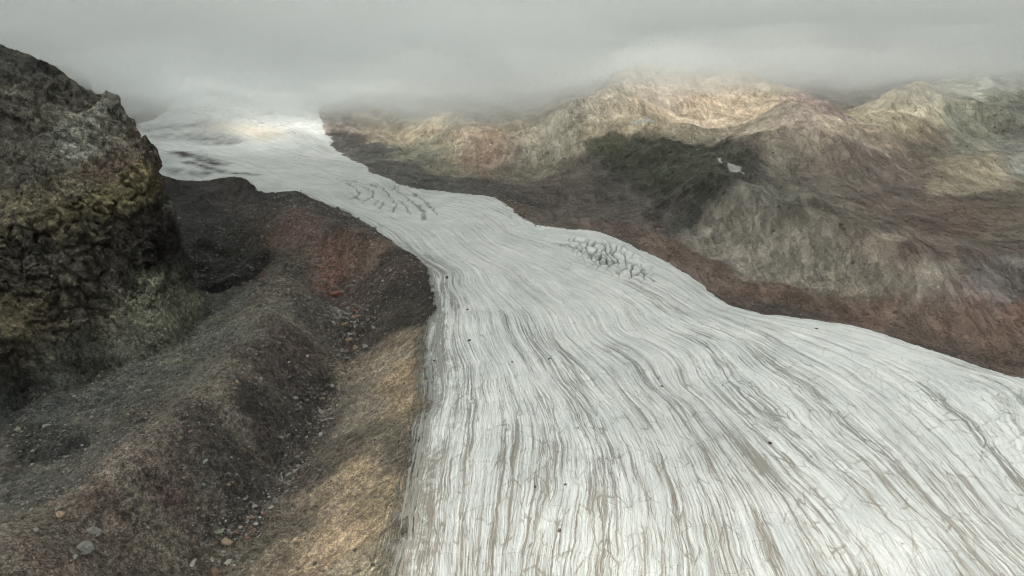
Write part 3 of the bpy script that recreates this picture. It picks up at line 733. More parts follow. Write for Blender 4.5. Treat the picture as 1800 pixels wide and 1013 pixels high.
def voro(vec, scale, feature='F1', rnd=1.0):
    n = N.new('ShaderNodeTexVoronoi'); n.feature = feature; n.inputs['Scale'].default_value = scale
    n.inputs['Randomness'].default_value = rnd
    L.new(vec, n.inputs['Vector']); return n
def vadd(a, b):
    n = N.new('ShaderNodeVectorMath'); n.operation = 'ADD'; L.new(a, n.inputs[0]); L.new(b, n.inputs[1]); return n.outputs[0]
def vscale(a, s_):
    n = N.new('ShaderNodeVectorMath'); n.operation = 'SCALE'; L.new(a, n.inputs[0]); n.inputs['Scale'].default_value = s_; return n.outputs[0]

def noise2(vec, detail=4, rough=0.6):
    n = N.new('ShaderNodeTexNoise'); n.noise_dimensions = '2D'; n.inputs['Scale'].default_value = 1.0; n.inputs['Detail'].default_value = detail
    n.inputs['Roughness'].default_value = rough; L.new(vec, n.inputs['Vector']); return n.outputs['Fac']
def voro2(vec, feature='DISTANCE_TO_EDGE'):
    n = N.new('ShaderNodeTexVoronoi'); n.voronoi_dimensions = '2D'; n.feature = feature; n.inputs['Scale'].default_value = 1.0
    L.new(vec, n.inputs['Vector']); return n
def mul(*v):
    o_ = v[0]
    for q_ in v[1:]: o_ = math_('MULTIPLY', o_, q_)
    return o_
def add(*v):
    o_ = v[0]
    for q_ in v[1:]: o_ = math_('ADD', o_, q_)
    return o_
def thin(v, w):
    return ramp(math_('ABSOLUTE', math_('SUBTRACT', v, 0.5)), w, 0.0)

def terrain_material(name, ice=False, crag=False):
    global mat, N, L
    mat, N, L = new_mat(name)
    tc = N.new('ShaderNodeTexCoord'); obj_v = tc.outputs['Object']
    gc = attrn('ground_colour').outputs['Color']
    smo = attrn('smooth').outputs['Fac']; core_a = attrn('core').outputs['Fac']
    sm2 = math_('MAXIMUM', smo, mul(core_a, 0.5))
    def fade(v, k=0.75): return math_('ADD', 1.0, mul(math_('SUBTRACT', v, 1.0), math_('SUBTRACT', 1.0, mul(sm2, k))))
    n0 = noise(obj_v, 0.05, 6, 0.66)
    n1 = noise(obj_v, 0.35, 6, 0.74)
    n2 = noise(obj_v, 1.9, 3, 0.8)
    v1 = voro(obj_v, 0.8); v2 = voro(obj_v, 2.1)
    sep = N.new('ShaderNodeSeparateColor'); L.new(v1.outputs['Color'], sep.inputs[0])
    sep2 = N.new('ShaderNodeSeparateColor'); L.new(v2.outputs['Color'], sep2.inputs[0])
    stone = mul(ramp(sep.outputs[0], 0.80, 0.95), ramp(v1.outputs['Distance'], 0.42, 0.25))
    stone2 = mul(ramp(sep2.outputs[0], 0.72, 0.95), ramp(v2.outputs['Distance'], 0.45, 0.3))
    stn = math_('MAXIMUM', stone, mul(stone2, 0.8))
    cellv = mul(fade(ramp(sep.outputs[1], 0, 1, 0.75, 1.3)), fade(ramp(sep2.outputs[1], 0, 1, 0.62, 1.45)))
    rv = mul(ramp(n0, 0.3, 0.7, 0.75, 1.25), fade(ramp(n1, 0.32, 0.68, 0.62 if crag else 0.5, 1.38 if crag else 1.5)), fade(ramp(n2, 0.32, 0.68, 0.6, 1.4), 0.35), cellv, math_('SUBTRACT', 1.0, mul(smo, ramp(n1, 0.58, 0.66), 0.40)), add(1.0, mul(smo, ramp(n1, 0.40, 0.33), 0.30)))
    rb_h = add(mul(n0, math_('SUBTRACT', 4.0, mul(smo, 2.4))), mul(n1, math_('SUBTRACT', 2.2, mul(smo, 1.7))), mul(n2, math_('SUBTRACT', 0.6, mul(smo, 0.4))), mul(stn, 0.4))
    if crag:
        sw = N.new('ShaderNodeTexNoise'); sw.inputs['Scale'].default_value = 0.07; sw.inputs['Detail'].default_value = 3; L.new(obj_v, sw.inputs['Vector'])
        sv = vadd(obj_v, vscale(sw.outputs['Color'], 16.0))
        jt = voro(mapping(sv, (0.14, 0.14, 0.07)), 1.0, 'DISTANCE_TO_EDGE')
        jt2 = voro(mapping(sv, (0.42, 0.42, 0.26), (3, 1, 7)), 1.0, 'DISTANCE_TO_EDGE')
        mro = N.new('ShaderNodeMapping'); mro.inputs['Rotation'].default_value = (0, math.radians(-24), 0); L.new(sv, mro.inputs['Vector'])
        bed = noise(mapping(mro.outputs[0], (0.05, 0.05, 0.42)), 1.0, 6, 0.72)
        szz = N.new('ShaderNodeSeparateXYZ'); L.new(obj_v, szz.inputs[0])
        bandm = mul(ramp(szz.outputs[2], 30, 44), ramp(szz.outputs[2], 84, 70))
        ge = N.new('ShaderNodeNewGeometry'); spn = N.new('ShaderNodeSeparateXYZ'); L.new(ge.outputs['True Normal'], spn.inputs[0])
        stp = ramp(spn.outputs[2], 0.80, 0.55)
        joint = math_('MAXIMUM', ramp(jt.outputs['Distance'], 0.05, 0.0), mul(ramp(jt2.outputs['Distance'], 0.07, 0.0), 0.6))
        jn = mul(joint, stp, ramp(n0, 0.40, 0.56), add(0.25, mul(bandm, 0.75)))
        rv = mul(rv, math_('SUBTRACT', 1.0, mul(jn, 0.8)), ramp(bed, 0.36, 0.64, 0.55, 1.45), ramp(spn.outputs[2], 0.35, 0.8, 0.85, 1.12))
        rb_h = add(rb_h, mul(jn, -1.2), mul(bed, 2.2))
        stn = mul(stn, 0.3)
    else:
        mrot = N.new('ShaderNodeMapping'); mrot.inputs['Rotation'].default_value = (0, 0, math.radians(38.5)); L.new(obj_v, mrot.inputs['Vector'])
        fd = N.new('ShaderNodeTexNoise'); fd.noise_dimensions = '2D'; fd.inputs['Scale'].default_value = 0.07; fd.inputs['Detail'].default_value = 5; L.new(obj_v, fd.inputs['Vector'])
        furs = noise2(mapping(vadd(mrot.outputs[0], vscale(fd.outputs['Color'], 16.0)), (0.50, 0.12, 1)), 7, 0.75)
        rv = mul(rv, add(1.0, mul(core_a, ramp(furs, 0.35, 0.65, -0.38, 0.38))))
        rb_h = add(rb_h, mul(furs, core_a, 2.0))
    if not crag and not ice:
        rl1 = thin(noise(mapping(obj_v, (0.045, 0.012, 0.02)), 1.0, 7, 0.66), 0.020)
        rl2 = thin(noise(mapping(obj_v, (0.13, 0.030, 0.05), (4, 2, 1)), 1.0, 6, 0.68), 0.040)
        vr = voro(obj_v, 0.20); sr3 = N.new('ShaderNodeSeparateColor'); L.new(vr.outputs['Color'], sr3.inputs[0])
        spot = mul(ramp(vr.outputs['Distance'], 0.30, 0.16), smo)
        dark_r = mul(spot, ramp(sr3.outputs[0], 0.86, 0.90)); pale_r = mul(spot, ramp(sr3.outputs[1], 0.90, 0.94))
        rill = mul(smo, math_('MAXIMUM', mul(rl1, 0.5), rl2))
        rv = mul(rv, math_('SUBTRACT', 1.0, mul(rill, 0.16)), math_('SUBTRACT', 1.0, mul(dark_r, 0.5)), add(1.0, mul(pale_r, 0.6)))
        rb_h = add(rb_h, mul(rill, -0.7), mul(spot, 0.8))
    rc1 = N.new('ShaderNodeVectorMath'); rc1.operation = 'SCALE'; L.new(gc, rc1.inputs[0]); L.new(rv, rc1.inputs['Scale'])
    col = mixc(mul(stn, math_('SUBTRACT', 0.5, mul(smo, 0.35))), rc1.outputs[0], (0.17, 0.165, 0.145))
    height = rb_h
    if ice:
        ice_a = attrn('ice').outputs['Fac']; dirt_a = attrn('dirt').outputs['Fac']; crack_a = attrn('crack').outputs['Fac']
        deb_a = attrn('debris').outputs['Fac']; tan_a = attrn('tan_ice').outputs['Fac']; flow = attrn('flow').outputs['Vector']
        sxy = N.new('ShaderNodeSeparateXYZ'); L.new(obj_v, sxy.inputs[0]); N_y = sxy.outputs[1]
        fw = N.new('ShaderNodeTexNoise'); fw.noise_dimensions = '2D'; fw.inputs['Scale'].default_value = 0.05; fw.inputs['Detail'].default_value = 2; L.new(obj_v, fw.inputs['Vector'])
        fwf = N.new('ShaderNodeTexNoise'); fwf.noise_dimensions = '2D'; fwf.inputs['Scale'].default_value = 0.45; fwf.inputs['Detail'].default_value = 4; fwf.inputs['Roughness'].default_value = 0.65; L.new(obj_v, fwf.inputs['Vector'])
        fl = vadd(vadd(flow, vscale(fw.outputs['Color'], 2.5)), vscale(fwf.outputs['Color'], 0.45))
        # plate joints
        pl = voro2(mapping(fl, (0.26, 0.050, 1)))
        pl2 = voro2(mapping(fl, (0.62, 0.085, 1), (5, 3, 0)))
        # long dirt threads
        st1 = thin(noise2(mapping(fl, (0.34, 0.009, 1), (1, 4, 0)), 3, 0.6), 0.011)
        st2 = thin(noise2(mapping(fl, (0.85, 0.020, 1), (7, 2, 0)), 3, 0.6), 0.022)
        st3 = thin(noise2(mapping(fl, (0.15, 0.005, 1), (3, 9, 0)), 3, 0.55), 0.005)
        sl = noise2(mapping(fl, (1.1, 0.03, 1)), 5, 0.7)
        sl2 = noise2(mapping(fl, (0.20, 0.006, 1), (9, 1, 0)), 4, 0.6)
        wide = ramp(sl2, 0.38, 0.66)
        brk = ramp(noise2(mapping(obj_v, (0.14, 0.14, 1)), 4, 0.65), 0.36, 0.60)
        ln1 = mul(ramp(pl.outputs['Distance'], 0.050, 0.0), ramp(brk, 0, 1, 0.15, 0.7)); ln2 = mul(ramp(pl2.outputs['Distance'], 0.085, 0.0), ramp(brk, 0, 1, 0.05, 0.5))
        nearm = ramp(N_y, 340.0, 230.0, 0.25, 1.0); farm = ramp(N_y, 340.0, 200.0, 1.0, 0.45)
        ln_all = math_('MAXIMUM', math_('MAXIMUM', mul(st1, farm, 0.85), math_('MAXIMUM', mul(st2, 0.55, farm), mul(st3, 0.85))), mul(nearm, math_('MAXIMUM', ln1, ln2)))
        tone = mul(add(0.25, mul(wide, 0.75)), ramp(sl, 0.38, 0.66), 0.95)
        dd = math_('MULTIPLY', add(mul(ln_all, add(0.45, mul(wide, 0.55))), tone), mul(dirt_a, 2.4), True)
        crk = voro2(mapping(vadd(obj_v, vscale(fw.outputs['Color'], 20.0)), (0.05, 0.05, 1)))
        dd = math_('ADD', dd, mul(ramp(crk.outputs['Distance'], 0.010, 0.0), 0.4), True)
        dd = math_('ADD', dd, mul(ramp(dirt_a, 0.62, 1.0), ramp(n1, 0.38, 0.6, 0.2, 1.0)), True)
        icec = mixc(ramp(n0, 0.35, 0.65), (0.54, 0.568, 0.555), (0.655, 0.665, 0.645))
        icec = mixc(ramp(n2, 0.42, 0.72, 0.0, 0.5), icec, (0.45, 0.47, 0.45))
        icec = mixc(tan_a, icec, (0.45, 0.38, 0.28))
        dirtc = mixc(ramp(add(N_y, mul(n0, 160.0)), 330.0, 240.0), (0.125, 0.125, 0.11), (0.18, 0.145, 0.105))
        icec = mixc(mul(dd, 0.80), icec, dirtc)
        icec = mixc(mul(crack_a, 0.7), icec, (0.06, 0.065, 0.06))
        icec = mixc(deb_a, icec, (0.045, 0.042, 0.04))
        edge_n = add(mul(math_('SUBTRACT', n1, 0.5), 1.1), mul(math_('SUBTRACT', sl, 0.5), 1.6))
        ice_m = ramp(math_('ADD', ice_a, edge_n), 0.36, 0.64)
        col = mixc(ice_m, col, icec)
        icb = add(mul(ln_all, -0.35), mul(sl, 0.35), mul(n2, 0.4))
        hg = N.new('ShaderNodeMix'); hg.data_type = 'FLOAT'
        L.new(ice_m, hg.inputs[0]); L.new(rb_h, hg.inputs[2]); L.new(icb, hg.inputs[3])
        height = hg.outputs[0]
    bump = N.new('ShaderNodeBump'); bump.inputs['Strength'].default_value = 0.9; bump.inputs['Distance'].default_value = 1.0
    L.new(height, bump.inputs['Height'])
    bs = N.new('ShaderNodeBsdfPrincipled')
    L.new(col, bs.inputs['Base Color']); L.new(bump.outputs[0], bs.inputs['Normal'])
    bs.inputs['Roughness'].default_value = 0.85
    bs.inputs['Specular IOR Level'].default_value = 0.25
    out = N.new('ShaderNodeOutputMaterial'); L.new(bs.outputs[0], out.inputs[0])
    return mat
mat_rock = terrain_material('rubble_ground'); mat_crag = terrain_material('crag_rock', crag=True); mat_ice = terrain_material('glacier_ice', ice=True)
MATS = {0: mat_rock, 1: mat_ice, 2: mat_crag, 3: mat_rock, 4: mat_rock}

def mesh_from(name, v, q, attrs=None, material=None, smooth=True):
    me = bpy.data.meshes.new(name)
    n = len(q); kq = q.shape[1]
    me.vertices.add(len(v)); me.vertices.foreach_set('co', np.ascontiguousarray(v, dtype=f32).ravel())
    me.loops.add(n * kq); me.loops.foreach_set('vertex_index', np.ascontiguousarray(q, dtype=np.int32).ravel())
    me.polygons.add(n)
    me.polygons.foreach_set('loop_start', np.arange(0, n * kq, kq, dtype=np.int32))
    me.polygons.foreach_set('use_smooth', np.full(n, smooth))
    if attrs:
        for an, (ty, dat) in attrs.items():
            a_ = me.attributes.new(an, ty, 'POINT')
            key = {'FLOAT': 'value', 'FLOAT_VECTOR': 'vector', 'FLOAT_COLOR': 'color'}[ty]
            a_.data.foreach_set(key, np.ascontiguousarray(dat, dtype=f32).ravel())
    me.update(calc_edges=True)
    if material: me.materials.append(material)
    o = bpy.data.objects.new(name, me); scene.collection.objects.link(o)
    return o

for rid, name, label in [(0, 'moraine', 'brown moraine rubble and valley floor left of the ice'), (1, 'glacier', 'pale streaked glacier tongue flowing down the valley'),
                         (2, 'rocky_hillside', 'dark rocky spur with cliffs at the left edge'), (3, 'mountainside', 'tan and brown mountain slopes beyond the glacier'),
                         (4, 'snow', 'small patches of old snow left on the dark mountainside')]:
    qs = quads[rf == rid]
    used, inv = np.unique(qs, return_inverse=True)
    o = mesh_from(name, vx[used], inv.reshape(-1, 4), {k_: (t_, d_[used]) for k_, (t_, d_) in attr.items()}, MATS[rid])
    o['kind'] = 'structure'; o['label'] = label


# ------------------------------------------------------------------ clouds
def cloud_mat(name, density, aniso=0.2):
    m_ = bpy.data.materials.new(name); m_.use_nodes = True
    n_ = m_.node_tree.nodes; n_.clear()
    vs_ = n_.new('ShaderNodeVolumePrincipled')
    vs_.inputs['Color'].default_value = (0.948, 0.983, 0.978, 1)
    vs_.inputs['Density'].default_value = density
    vs_.inputs['Anisotropy'].default_value = aniso
    o_ = n_.new('ShaderNodeOutputMaterial')
    m_.node_tree.links.new(vs_.outputs[0], o_.inputs['Volume'])
    return m_

def slab(name, xs, ys, zb, zt, m_):
    """closed mesh between two height fields"""
    nx, ny = len(xs), len(ys)
    GX, GY = np.meshgrid(xs, ys, indexing='ij')
    v = np.concatenate([np.stack([GX, GY, zb], -1).reshape(-1, 3), np.stack([GX, GY, zt], -1).reshape(-1, 3)])
    i = np.arange(nx * ny).reshape(nx, ny)
    def q(a, b, c_, d): return np.stack([a.ravel(), b.ravel(), c_.ravel(), d.ravel()], -1)
    o_ = nx * ny
    bot = q(i[:-1, :-1], i[:-1, 1:], i[1:, 1:], i[1:, :-1])
    top = q(i[:-1, :-1] + o_, i[1:, :-1] + o_, i[1:, 1:] + o_, i[:-1, 1:] + o_)
    s1 = q(i[:-1, 0], i[1:, 0], i[1:, 0] + o_, i[:-1, 0] + o_)
    s2 = q(i[1:, -1], i[:-1, -1], i[:-1, -1] + o_, i[1:, -1] + o_)
    s3 = q(i[0, 1:], i[0, :-1], i[0, :-1] + o_, i[0, 1:] + o_)
    s4 = q(i[-1, :-1], i[-1, 1:], i[-1, 1:] + o_, i[-1, :-1] + o_)
    ob = mesh_from(name, v, np.concatenate([bot, top, s1, s2, s3, s4]), None, m_)
    ob['kind'] = 'structure'
    return ob

# the low bank swallowing the summits: three nested shells, thin outside, dense inside
xs = np.concatenate([np.linspace(-2400, -700, 40)[:-1], np.linspace(-700, 900, 230), np.linspace(900, 2400, 40)[1:]]); ys = np.concatenate([np.linspace(-700, 140, 50)[:-1], np.geomspace(140, 3200, 350)])
GX, GY = np.meshgrid(xs, ys, indexing='ij')
azg = GX / np.maximum(GY, 60)
t_ = sstep(0.02, 0.20, azg)
slope = 0.15 + (0.068 - 0.15) * t_
floor_ = 84 + (112 - 84) * t_
base = 156 - slope * np.maximum(GY - 430, 0)
base = floor_ + 14 * np.log1p(np.exp(np.clip((base - floor_) / 14, -30, 30)))
base = np.where(GY < 430, base + 0.12 * np.minimum(430 - GY, 400), base)
amp = sstep(380, 700, GY)
FOG_GAPS = [(520, 228, 90, 0.9), (1230, 190, 90, 0.5), (1610, 200, 70, 0.5)]
fog_parts = [('cloud_bank', -32, 90, 1 / 600., 9), ('cloud_bank', -14, 80, 1 / 330., 0), ('cloud_bank', 2, 60, 1 / 160., 3), ('cloud_bank', 16, 50, 1 / 80., 6)]
for nm, off, th, dens, sd_ in fog_parts:
    und = amp * (24 * fbm(GX / 140, GY / 170, 3, 201 + sd_) + 15 * fbm(GX / 60, GY / 75, 4, 202 + sd_, 0.55)) + 6 * fbm(GX / 120, GY / 120, 3, 203 + sd_)
    zb = base + off * amp + (1 - amp) * (10 + 0.12 * np.clip(380 - GY, 0, 400)) + und
    zt = zb + np.maximum(th + 40 * sstep(950, 1250, GY) + 14 * fbm(GX / 130, GY / 130, 3, 204 + sd_), 12)
    zt = zb + np.maximum((zt - zb) * (0.04 + 0.96 * sstep(-120, 420, GY)), 0.8)
    for hx_, hy_, hr_, hs_ in FOG_GAPS:
        q = raycast(hx_, hy_)
        k_ = (float(np.interp(q[1], ys, zb[len(xs) // 2])) + 20 - q[2]) / SUN_DIR[2]
        gm_ = hs_ * np.exp(-(((GX - q[0] - SUN_DIR[0] * k_) / hr_) ** 2 + ((GY - q[1] - SUN_DIR[1] * k_) / (hr_ * 1.2)) ** 2))
        zt = zb + (zt - zb) * (1 - gm_) + 1.0 * gm_
    ob = slab(nm, xs, ys, zb, zt, cloud_mat(nm, dens))

# the broken deck overhead whose gaps let the sun through in patches
DZ = 430.0
sigma = 0.05
SUNNY = [  # px, py, half width, half height, transmittance
    (540, 224, 40, 14, 0.72), (552, 236, 22, 10, 0.9), (470, 232, 45, 10, 0.45), (555, 245, 30, 10, 0.5), (500, 215, 40, 10, 0.45), (430, 225, 60, 20, 0.7),
    (740, 222, 90, 12, 0.95), (840, 238, 60, 12, 0.9), (640, 232, 45, 10, 0.6), (960, 225, 90, 18, 0.55), (840, 275, 25, 18, 0.4),
    (1180, 175, 110, 45, 0.42), (1270, 195, 120, 45, 0.38), (1080, 225, 100, 18, 0.7), (1380, 215, 90, 25, 0.7), (1480, 225, 60, 16, 0.75),
    (1600, 200, 100, 34, 0.45), (1730, 300, 70, 12, 0.95), (1460, 262, 60, 10, 0.5), (1780, 300, 40, 20, 0.5),
    (1540, 480, 110, 30, 0.35), (1300, 420, 90, 40, 0.3),
    (660, 650, 55, 50, 0.6), (590, 930, 110, 90, 0.6), (700, 720, 60, 60, 0.5),
    (1100, 1000, 600, 330, 0.50), (1000, 900, 200, 120, 0.50), (1560, 985, 170, 60, 0.62), (1400, 900, 200, 150, 0.45), (820, 720, 130, 130, 0.44),
    (1000, 560, 320, 90, 0.40), (800, 400, 220, 60, 0.40), (1500, 700, 330, 90, 0.42), (620, 310, 200, 40, 0.25), (600, 440, 80, 30, 0.2),
]
xs = np.linspace(-3200, 3200, 420); ys = np.linspace(-1800, 4200, 420)
xs = np.unique(np.concatenate([np.linspace(-3200, -1300, 20), np.linspace(-1300, 900, 300), np.linspace(900, 3200, 24)]))
ys = np.unique(np.concatenate([np.linspace(-1800, -150, 20), np.linspace(-150, 1500, 260), np.linspace(1500, 4200, 24)]))
GX, GY = np.meshgrid(xs, ys, indexing='ij')
T = 0.25 + 0.09 * sstep(-250, 50, GX + SUN_DIR[0] * -480) - 0.02 * sstep(250, 600, GY)
wgx = GX + 22 * fbm(GX / 110, GY / 110, 4, 221); wgy = GY + 30 * fbm(GX / 110, GY / 110, 4, 222)
for (px, py, hw, hh_, tr) in SUNNY:
    q = raycast(px, py); qa = raycast(px, py - hh_); qb = raycast(px, min(py + hh_, 1012))
    ry = max(min(abs(qa[1] - qb[1]) / 2, 130 if py < 350 else 110), 8)
    rx = max(hw * q[1] / F, 8)
    k_ = (DZ - q[2]) / SUN_DIR[2]
    cx, cy = q[0] + SUN_DIR[0] * k_, q[1] + SUN_DIR[1] * k_
    g_ = np.exp(-(((wgx - cx) / rx) ** 2 + ((wgy - cy) / ry) ** 2) ** (1.5 if py < 350 else 1.0) * 0.7)
    T = np.maximum(T, tr * g_)
for bx_, by_, br_, bt_ in [(350, 1000, 380, 0.50), (60, 950, 240, 0.30), (900, 1100, 400, 0.5), (200, 500, 200, 0.38)]:
    k_ = (DZ - 150) / SUN_DIR[2]
    T = np.maximum(T, bt_ * np.exp(-((wgx - bx_ - SUN_DIR[0] * k_) ** 2 + (wgy - by_ - SUN_DIR[1] * k_) ** 2) / br_ ** 2))
T *= 1 + 0.25 * fbm(GX / 90, GY / 90, 4, 223) + 0.7 * sstep(300, 600, GY) * fbm(GX / 330, GY / 520, 3, 224)
T = np.clip(T, 0.04, 0.97)
th = -np.log(T) * SUN_DIR[2] / sigma
zb = DZ - th * 0.4; zt = DZ + th * 0.6
ob = slab('cloud_deck', xs, ys, zb, zt, cloud_mat('cloud_deck', sigma, 0.3))
ob['label'] = 'broken cloud deck over the valley'

# ------------------------------------------------------------------ stones
daz = azf[1] - azf[0]
def ground_at(x, y):
    x = np.asarray(x, float); y = np.asarray(y, float)
    a_ = (np.arctan2(x, y) - azf[0]) / daz
    r_ = np.interp(np.hypot(x, y), rr, np.arange(len(rr)))
    i0 = np.clip(np.floor(a_).astype(int), 0, NC - 2); j0 = np.clip(np.floor(r_).astype(int), 0, len(rr) - 2)
    fa = np.clip(a_ - i0, 0, 1); fr = np.clip(r_ - j0, 0, 1)
    return (Z[i0, j0] * (1 - fa) * (1 - fr) + Z[i0 + 1, j0] * fa * (1 - fr) + Z[i0, j0 + 1] * (1 - fa) * fr + Z[i0 + 1, j0 + 1] * fa * fr)

import bmesh
def rock_data(seed, sub):
    bm = bmesh.new()
    bmesh.ops.create_icosphere(bm, subdivisions=sub, radius=1.0)
    r_ = np.random.default_rng(seed)
    nrm = r_.normal(size=(9, 3)); nrm /= np.linalg.norm(nrm, axis=1)[:, None]
    off = r_.uniform(0.42, 0.85, 9)
    v = np.array([p.co[:] for p in bm.verts])
    dt = v @ nrm.T
    rad = np.min(np.where(dt > 0.05, off / np.maximum(dt, 0.05), 9), axis=1)
    rad = np.minimum(rad, 1.25)
    v = v * rad[:, None] + 0.035 * r_.normal(size=v.shape) * (1 if sub > 1 else 0)
    v *= np.array([1.0, r_.uniform(0.65, 0.95), r_.uniform(0.45, 0.75)])
    f = np.array([[q.index for q in p.verts] for p in bm.faces])
    bm.free()
    return v.astype(f32), f

def stone_mat(name, colr):
    m_ = bpy.data.materials.new(name); m_.use_nodes = True
    n_ = m_.node_tree.nodes; l_ = m_.node_tree.links; n_.clear()
    t_c = n_.new('ShaderNodeTexCoord')
    a_ = n_.new('ShaderNodeTexNoise'); a_.inputs['Scale'].default_value = 3.0; a_.inputs['Detail'].default_value = 6; a_.inputs['Roughness'].default_value = 0.7
    l_.new(t_c.outputs['Object'], a_.inputs['Vector'])
    cr = n_.new('ShaderNodeValToRGB')
    cr.color_ramp.elements[0].position = 0.3; cr.color_ramp.elements[0].color = tuple(c_ * 0.5 for c_ in colr) + (1,)
    cr.color_ramp.elements[1].position = 0.7; cr.color_ramp.elements[1].color = tuple(c_ * 1.35 for c_ in colr) + (1,)
    l_.new(a_.outputs['Fac'], cr.inputs[0])
    b_ = n_.new('ShaderNodeBump'); b_.inputs['Strength'].default_value = 0.6; b_.inputs['Distance'].default_value = 0.1; l_.new(a_.outputs['Fac'], b_.inputs['Height'])
    p_ = n_.new('ShaderNodeBsdfPrincipled'); p_.inputs['Roughness'].default_value = 0.9; p_.inputs['Specular IOR Level'].default_value = 0.2
    l_.new(cr.outputs[0], p_.inputs['Base Color']); l_.new(b_.outputs[0], p_.inputs['Normal'])
    o_ = n_.new('ShaderNodeOutputMaterial'); l_.new(p_.outputs[0], o_.inputs[0])
    return m_
SM = {'grey': stone_mat('grey_stone', (0.13, 0.13, 0.115)), 'pale': stone_mat('pale_stone', (0.23, 0.22, 0.19)), 'red': stone_mat('reddish_stone', (0.20, 0.105, 0.075)),
      'tan': stone_mat('tan_stone', (0.19, 0.14, 0.10)), 'green': stone_mat('greenish_stone', (0.15, 0.165, 0.13)), 'dark': stone_mat('dark_stone', (0.05, 0.038, 0.03)),
      'brown': stone_mat('brown_stone', (0.13, 0.095, 0.07))}
rock_meshes = {}
for key, m_ in SM.items():
    for k_ in range(5):
        v_, f_ = rock_data(100 + k_ * 7 + len(rock_meshes), 3)
        o_ = mesh_from('boulder', v_, f_, None, m_, smooth=False)
        rock_meshes[(key, k_)] = o_.data
        bpy.data.objects.remove(o_)
def put_stone(x, y, size, key, label, group, name='boulder', cat='boulder', flat=1.0, rot=None):
    o_ = bpy.data.objects.new(name, rock_meshes[(key, random.randrange(5))])
    scene.collection.objects.link(o_)
    z_ = float(ground_at(x, y))
    o_.location = (x, y, z_ + size * 0.5 * 0.22 * flat)
    o_.scale = (size * 0.55, size * 0.55 * random.uniform(0.8, 1.0), size * 0.55 * flat)
    o_.rotation_euler = (random.uniform(-.3, .3), random.uniform(-.3, .3), random.uniform(0, 6.28) if rot is None else rot)
    o_['label'] = label; o_['category'] = cat
    if group: o_['group'] = group
    return o_
BIG = [
    (590, 515, 24, 'red', 'largest reddish brown boulder at the head of the stony gully'),
    (604, 536, 12, 'tan', 'tan boulder just below the large reddish boulder in the gully'),
    (622, 546, 11, 'red', 'reddish boulder at the right of the upper boulder cluster in the gully'),
    (605, 570, 14, 'tan', 'wide tan boulder in the middle of the gully cluster'),
    (627, 556, 11, 'red', 'rust brown boulder on the dark slope edge of the gully cluster'),
    (597, 556, 8, 'pale', 'small pale stone left of the gully boulder cluster'),
    (612, 596, 12, 'tan', 'round tan boulder at the lower end of the gully cluster'),
    (616, 588, 8, 'pale', 'small pale stone touching the round tan boulder'),
    (624, 611, 10, 'tan', 'tan boulder below the gully cluster beside the grey slab'),
    (642, 609, 10, 'pale', 'pale grey slab at the top of the brown furrowed slope'),
    (610, 629, 10, 'green', 'greenish grey boulder in the narrow part of the gully'),
    (582, 643, 9, 'pale', 'whitish boulder left of the gully bed above the dark slope'),
    (594, 638, 7, 'tan', 'small pinkish stone beside the whitish gully boulder'),
    (563, 722, 14, 'pale', 'oval light grey boulder lying alone low in the gully'),
    (565, 762, 11, 'pale', 'pointed pale boulder below the oval one in the gully'),
    (418, 672, 9, 'tan', 'tan boulder perched on the moraine crest'),
    (80, 749, 11, 'pale', 'whitish upright boulder at the foot of the left cliff'),
    (107, 907, 15, 'tan', 'tan topped boulder on the lower left moraine flank'),
    (165, 937, 19, 'grey', 'flat grey green boulder above the biggest one at lower left'),
    (151, 962, 27, 'grey', 'biggest grey boulder on the lower left moraine'),
    (132, 981, 12, 'green', 'small grey boulder just below the biggest lower left boulder'),
    (340, 990, 15, 'pale', 'light tan boulder near the bottom edge of the moraine'),
    (398, 951, 17, 'tan', 'orange tan boulder in the lower gully'),
    (380, 1003, 19, 'brown', 'brown boulder cut by the bottom edge in the lower gully'),
    (385, 936, 14, 'green', 'green grey boulder above the orange tan one in the gully'),
    (400, 989, 10, 'pale', 'small pale boulder between the orange and the brown boulder'),
    (475, 894, 10, 'pale', 'pale boulder beside the furrowed slope in the lower gully'),
    (484, 880, 10, 'grey', 'grey boulder just above the pale one in the lower gully'),
    (447, 890, 11, 'pale', 'pale pinkish boulder in the middle of the lower gully'),
    (507, 835, 11, 'green', 'blue grey boulder where the gully bends'),
    (363, 811, 10, 'green', 'olive grey boulder on the dark flank under the crest'),
    (475, 420, 13, 'brown', 'flat brown slab behind the red ridge'),
    (521, 402, 8, 'tan', 'tan boulder sitting on the top of the red ridge'),
    (571, 470, 9, 'red', 'reddish boulder in the saddle below the red ridge'),
    (563, 493, 11, 'grey', 'grey boulder in the saddle left of the large reddish boulder'),
    (461, 482, 13, 'brown', 'brown boulder at the edge of the dark pit'),
]
for (px, py, sz, key, lab) in BIG:
    q = raycast(px, py + sz * 0.2)
    dist = math.sqrt(q[0] ** 2 + q[1] ** 2 + (CZ - q[2]) ** 2)
    put_stone(q[0], q[1], sz * dist / F * 1.05, key, lab, None)
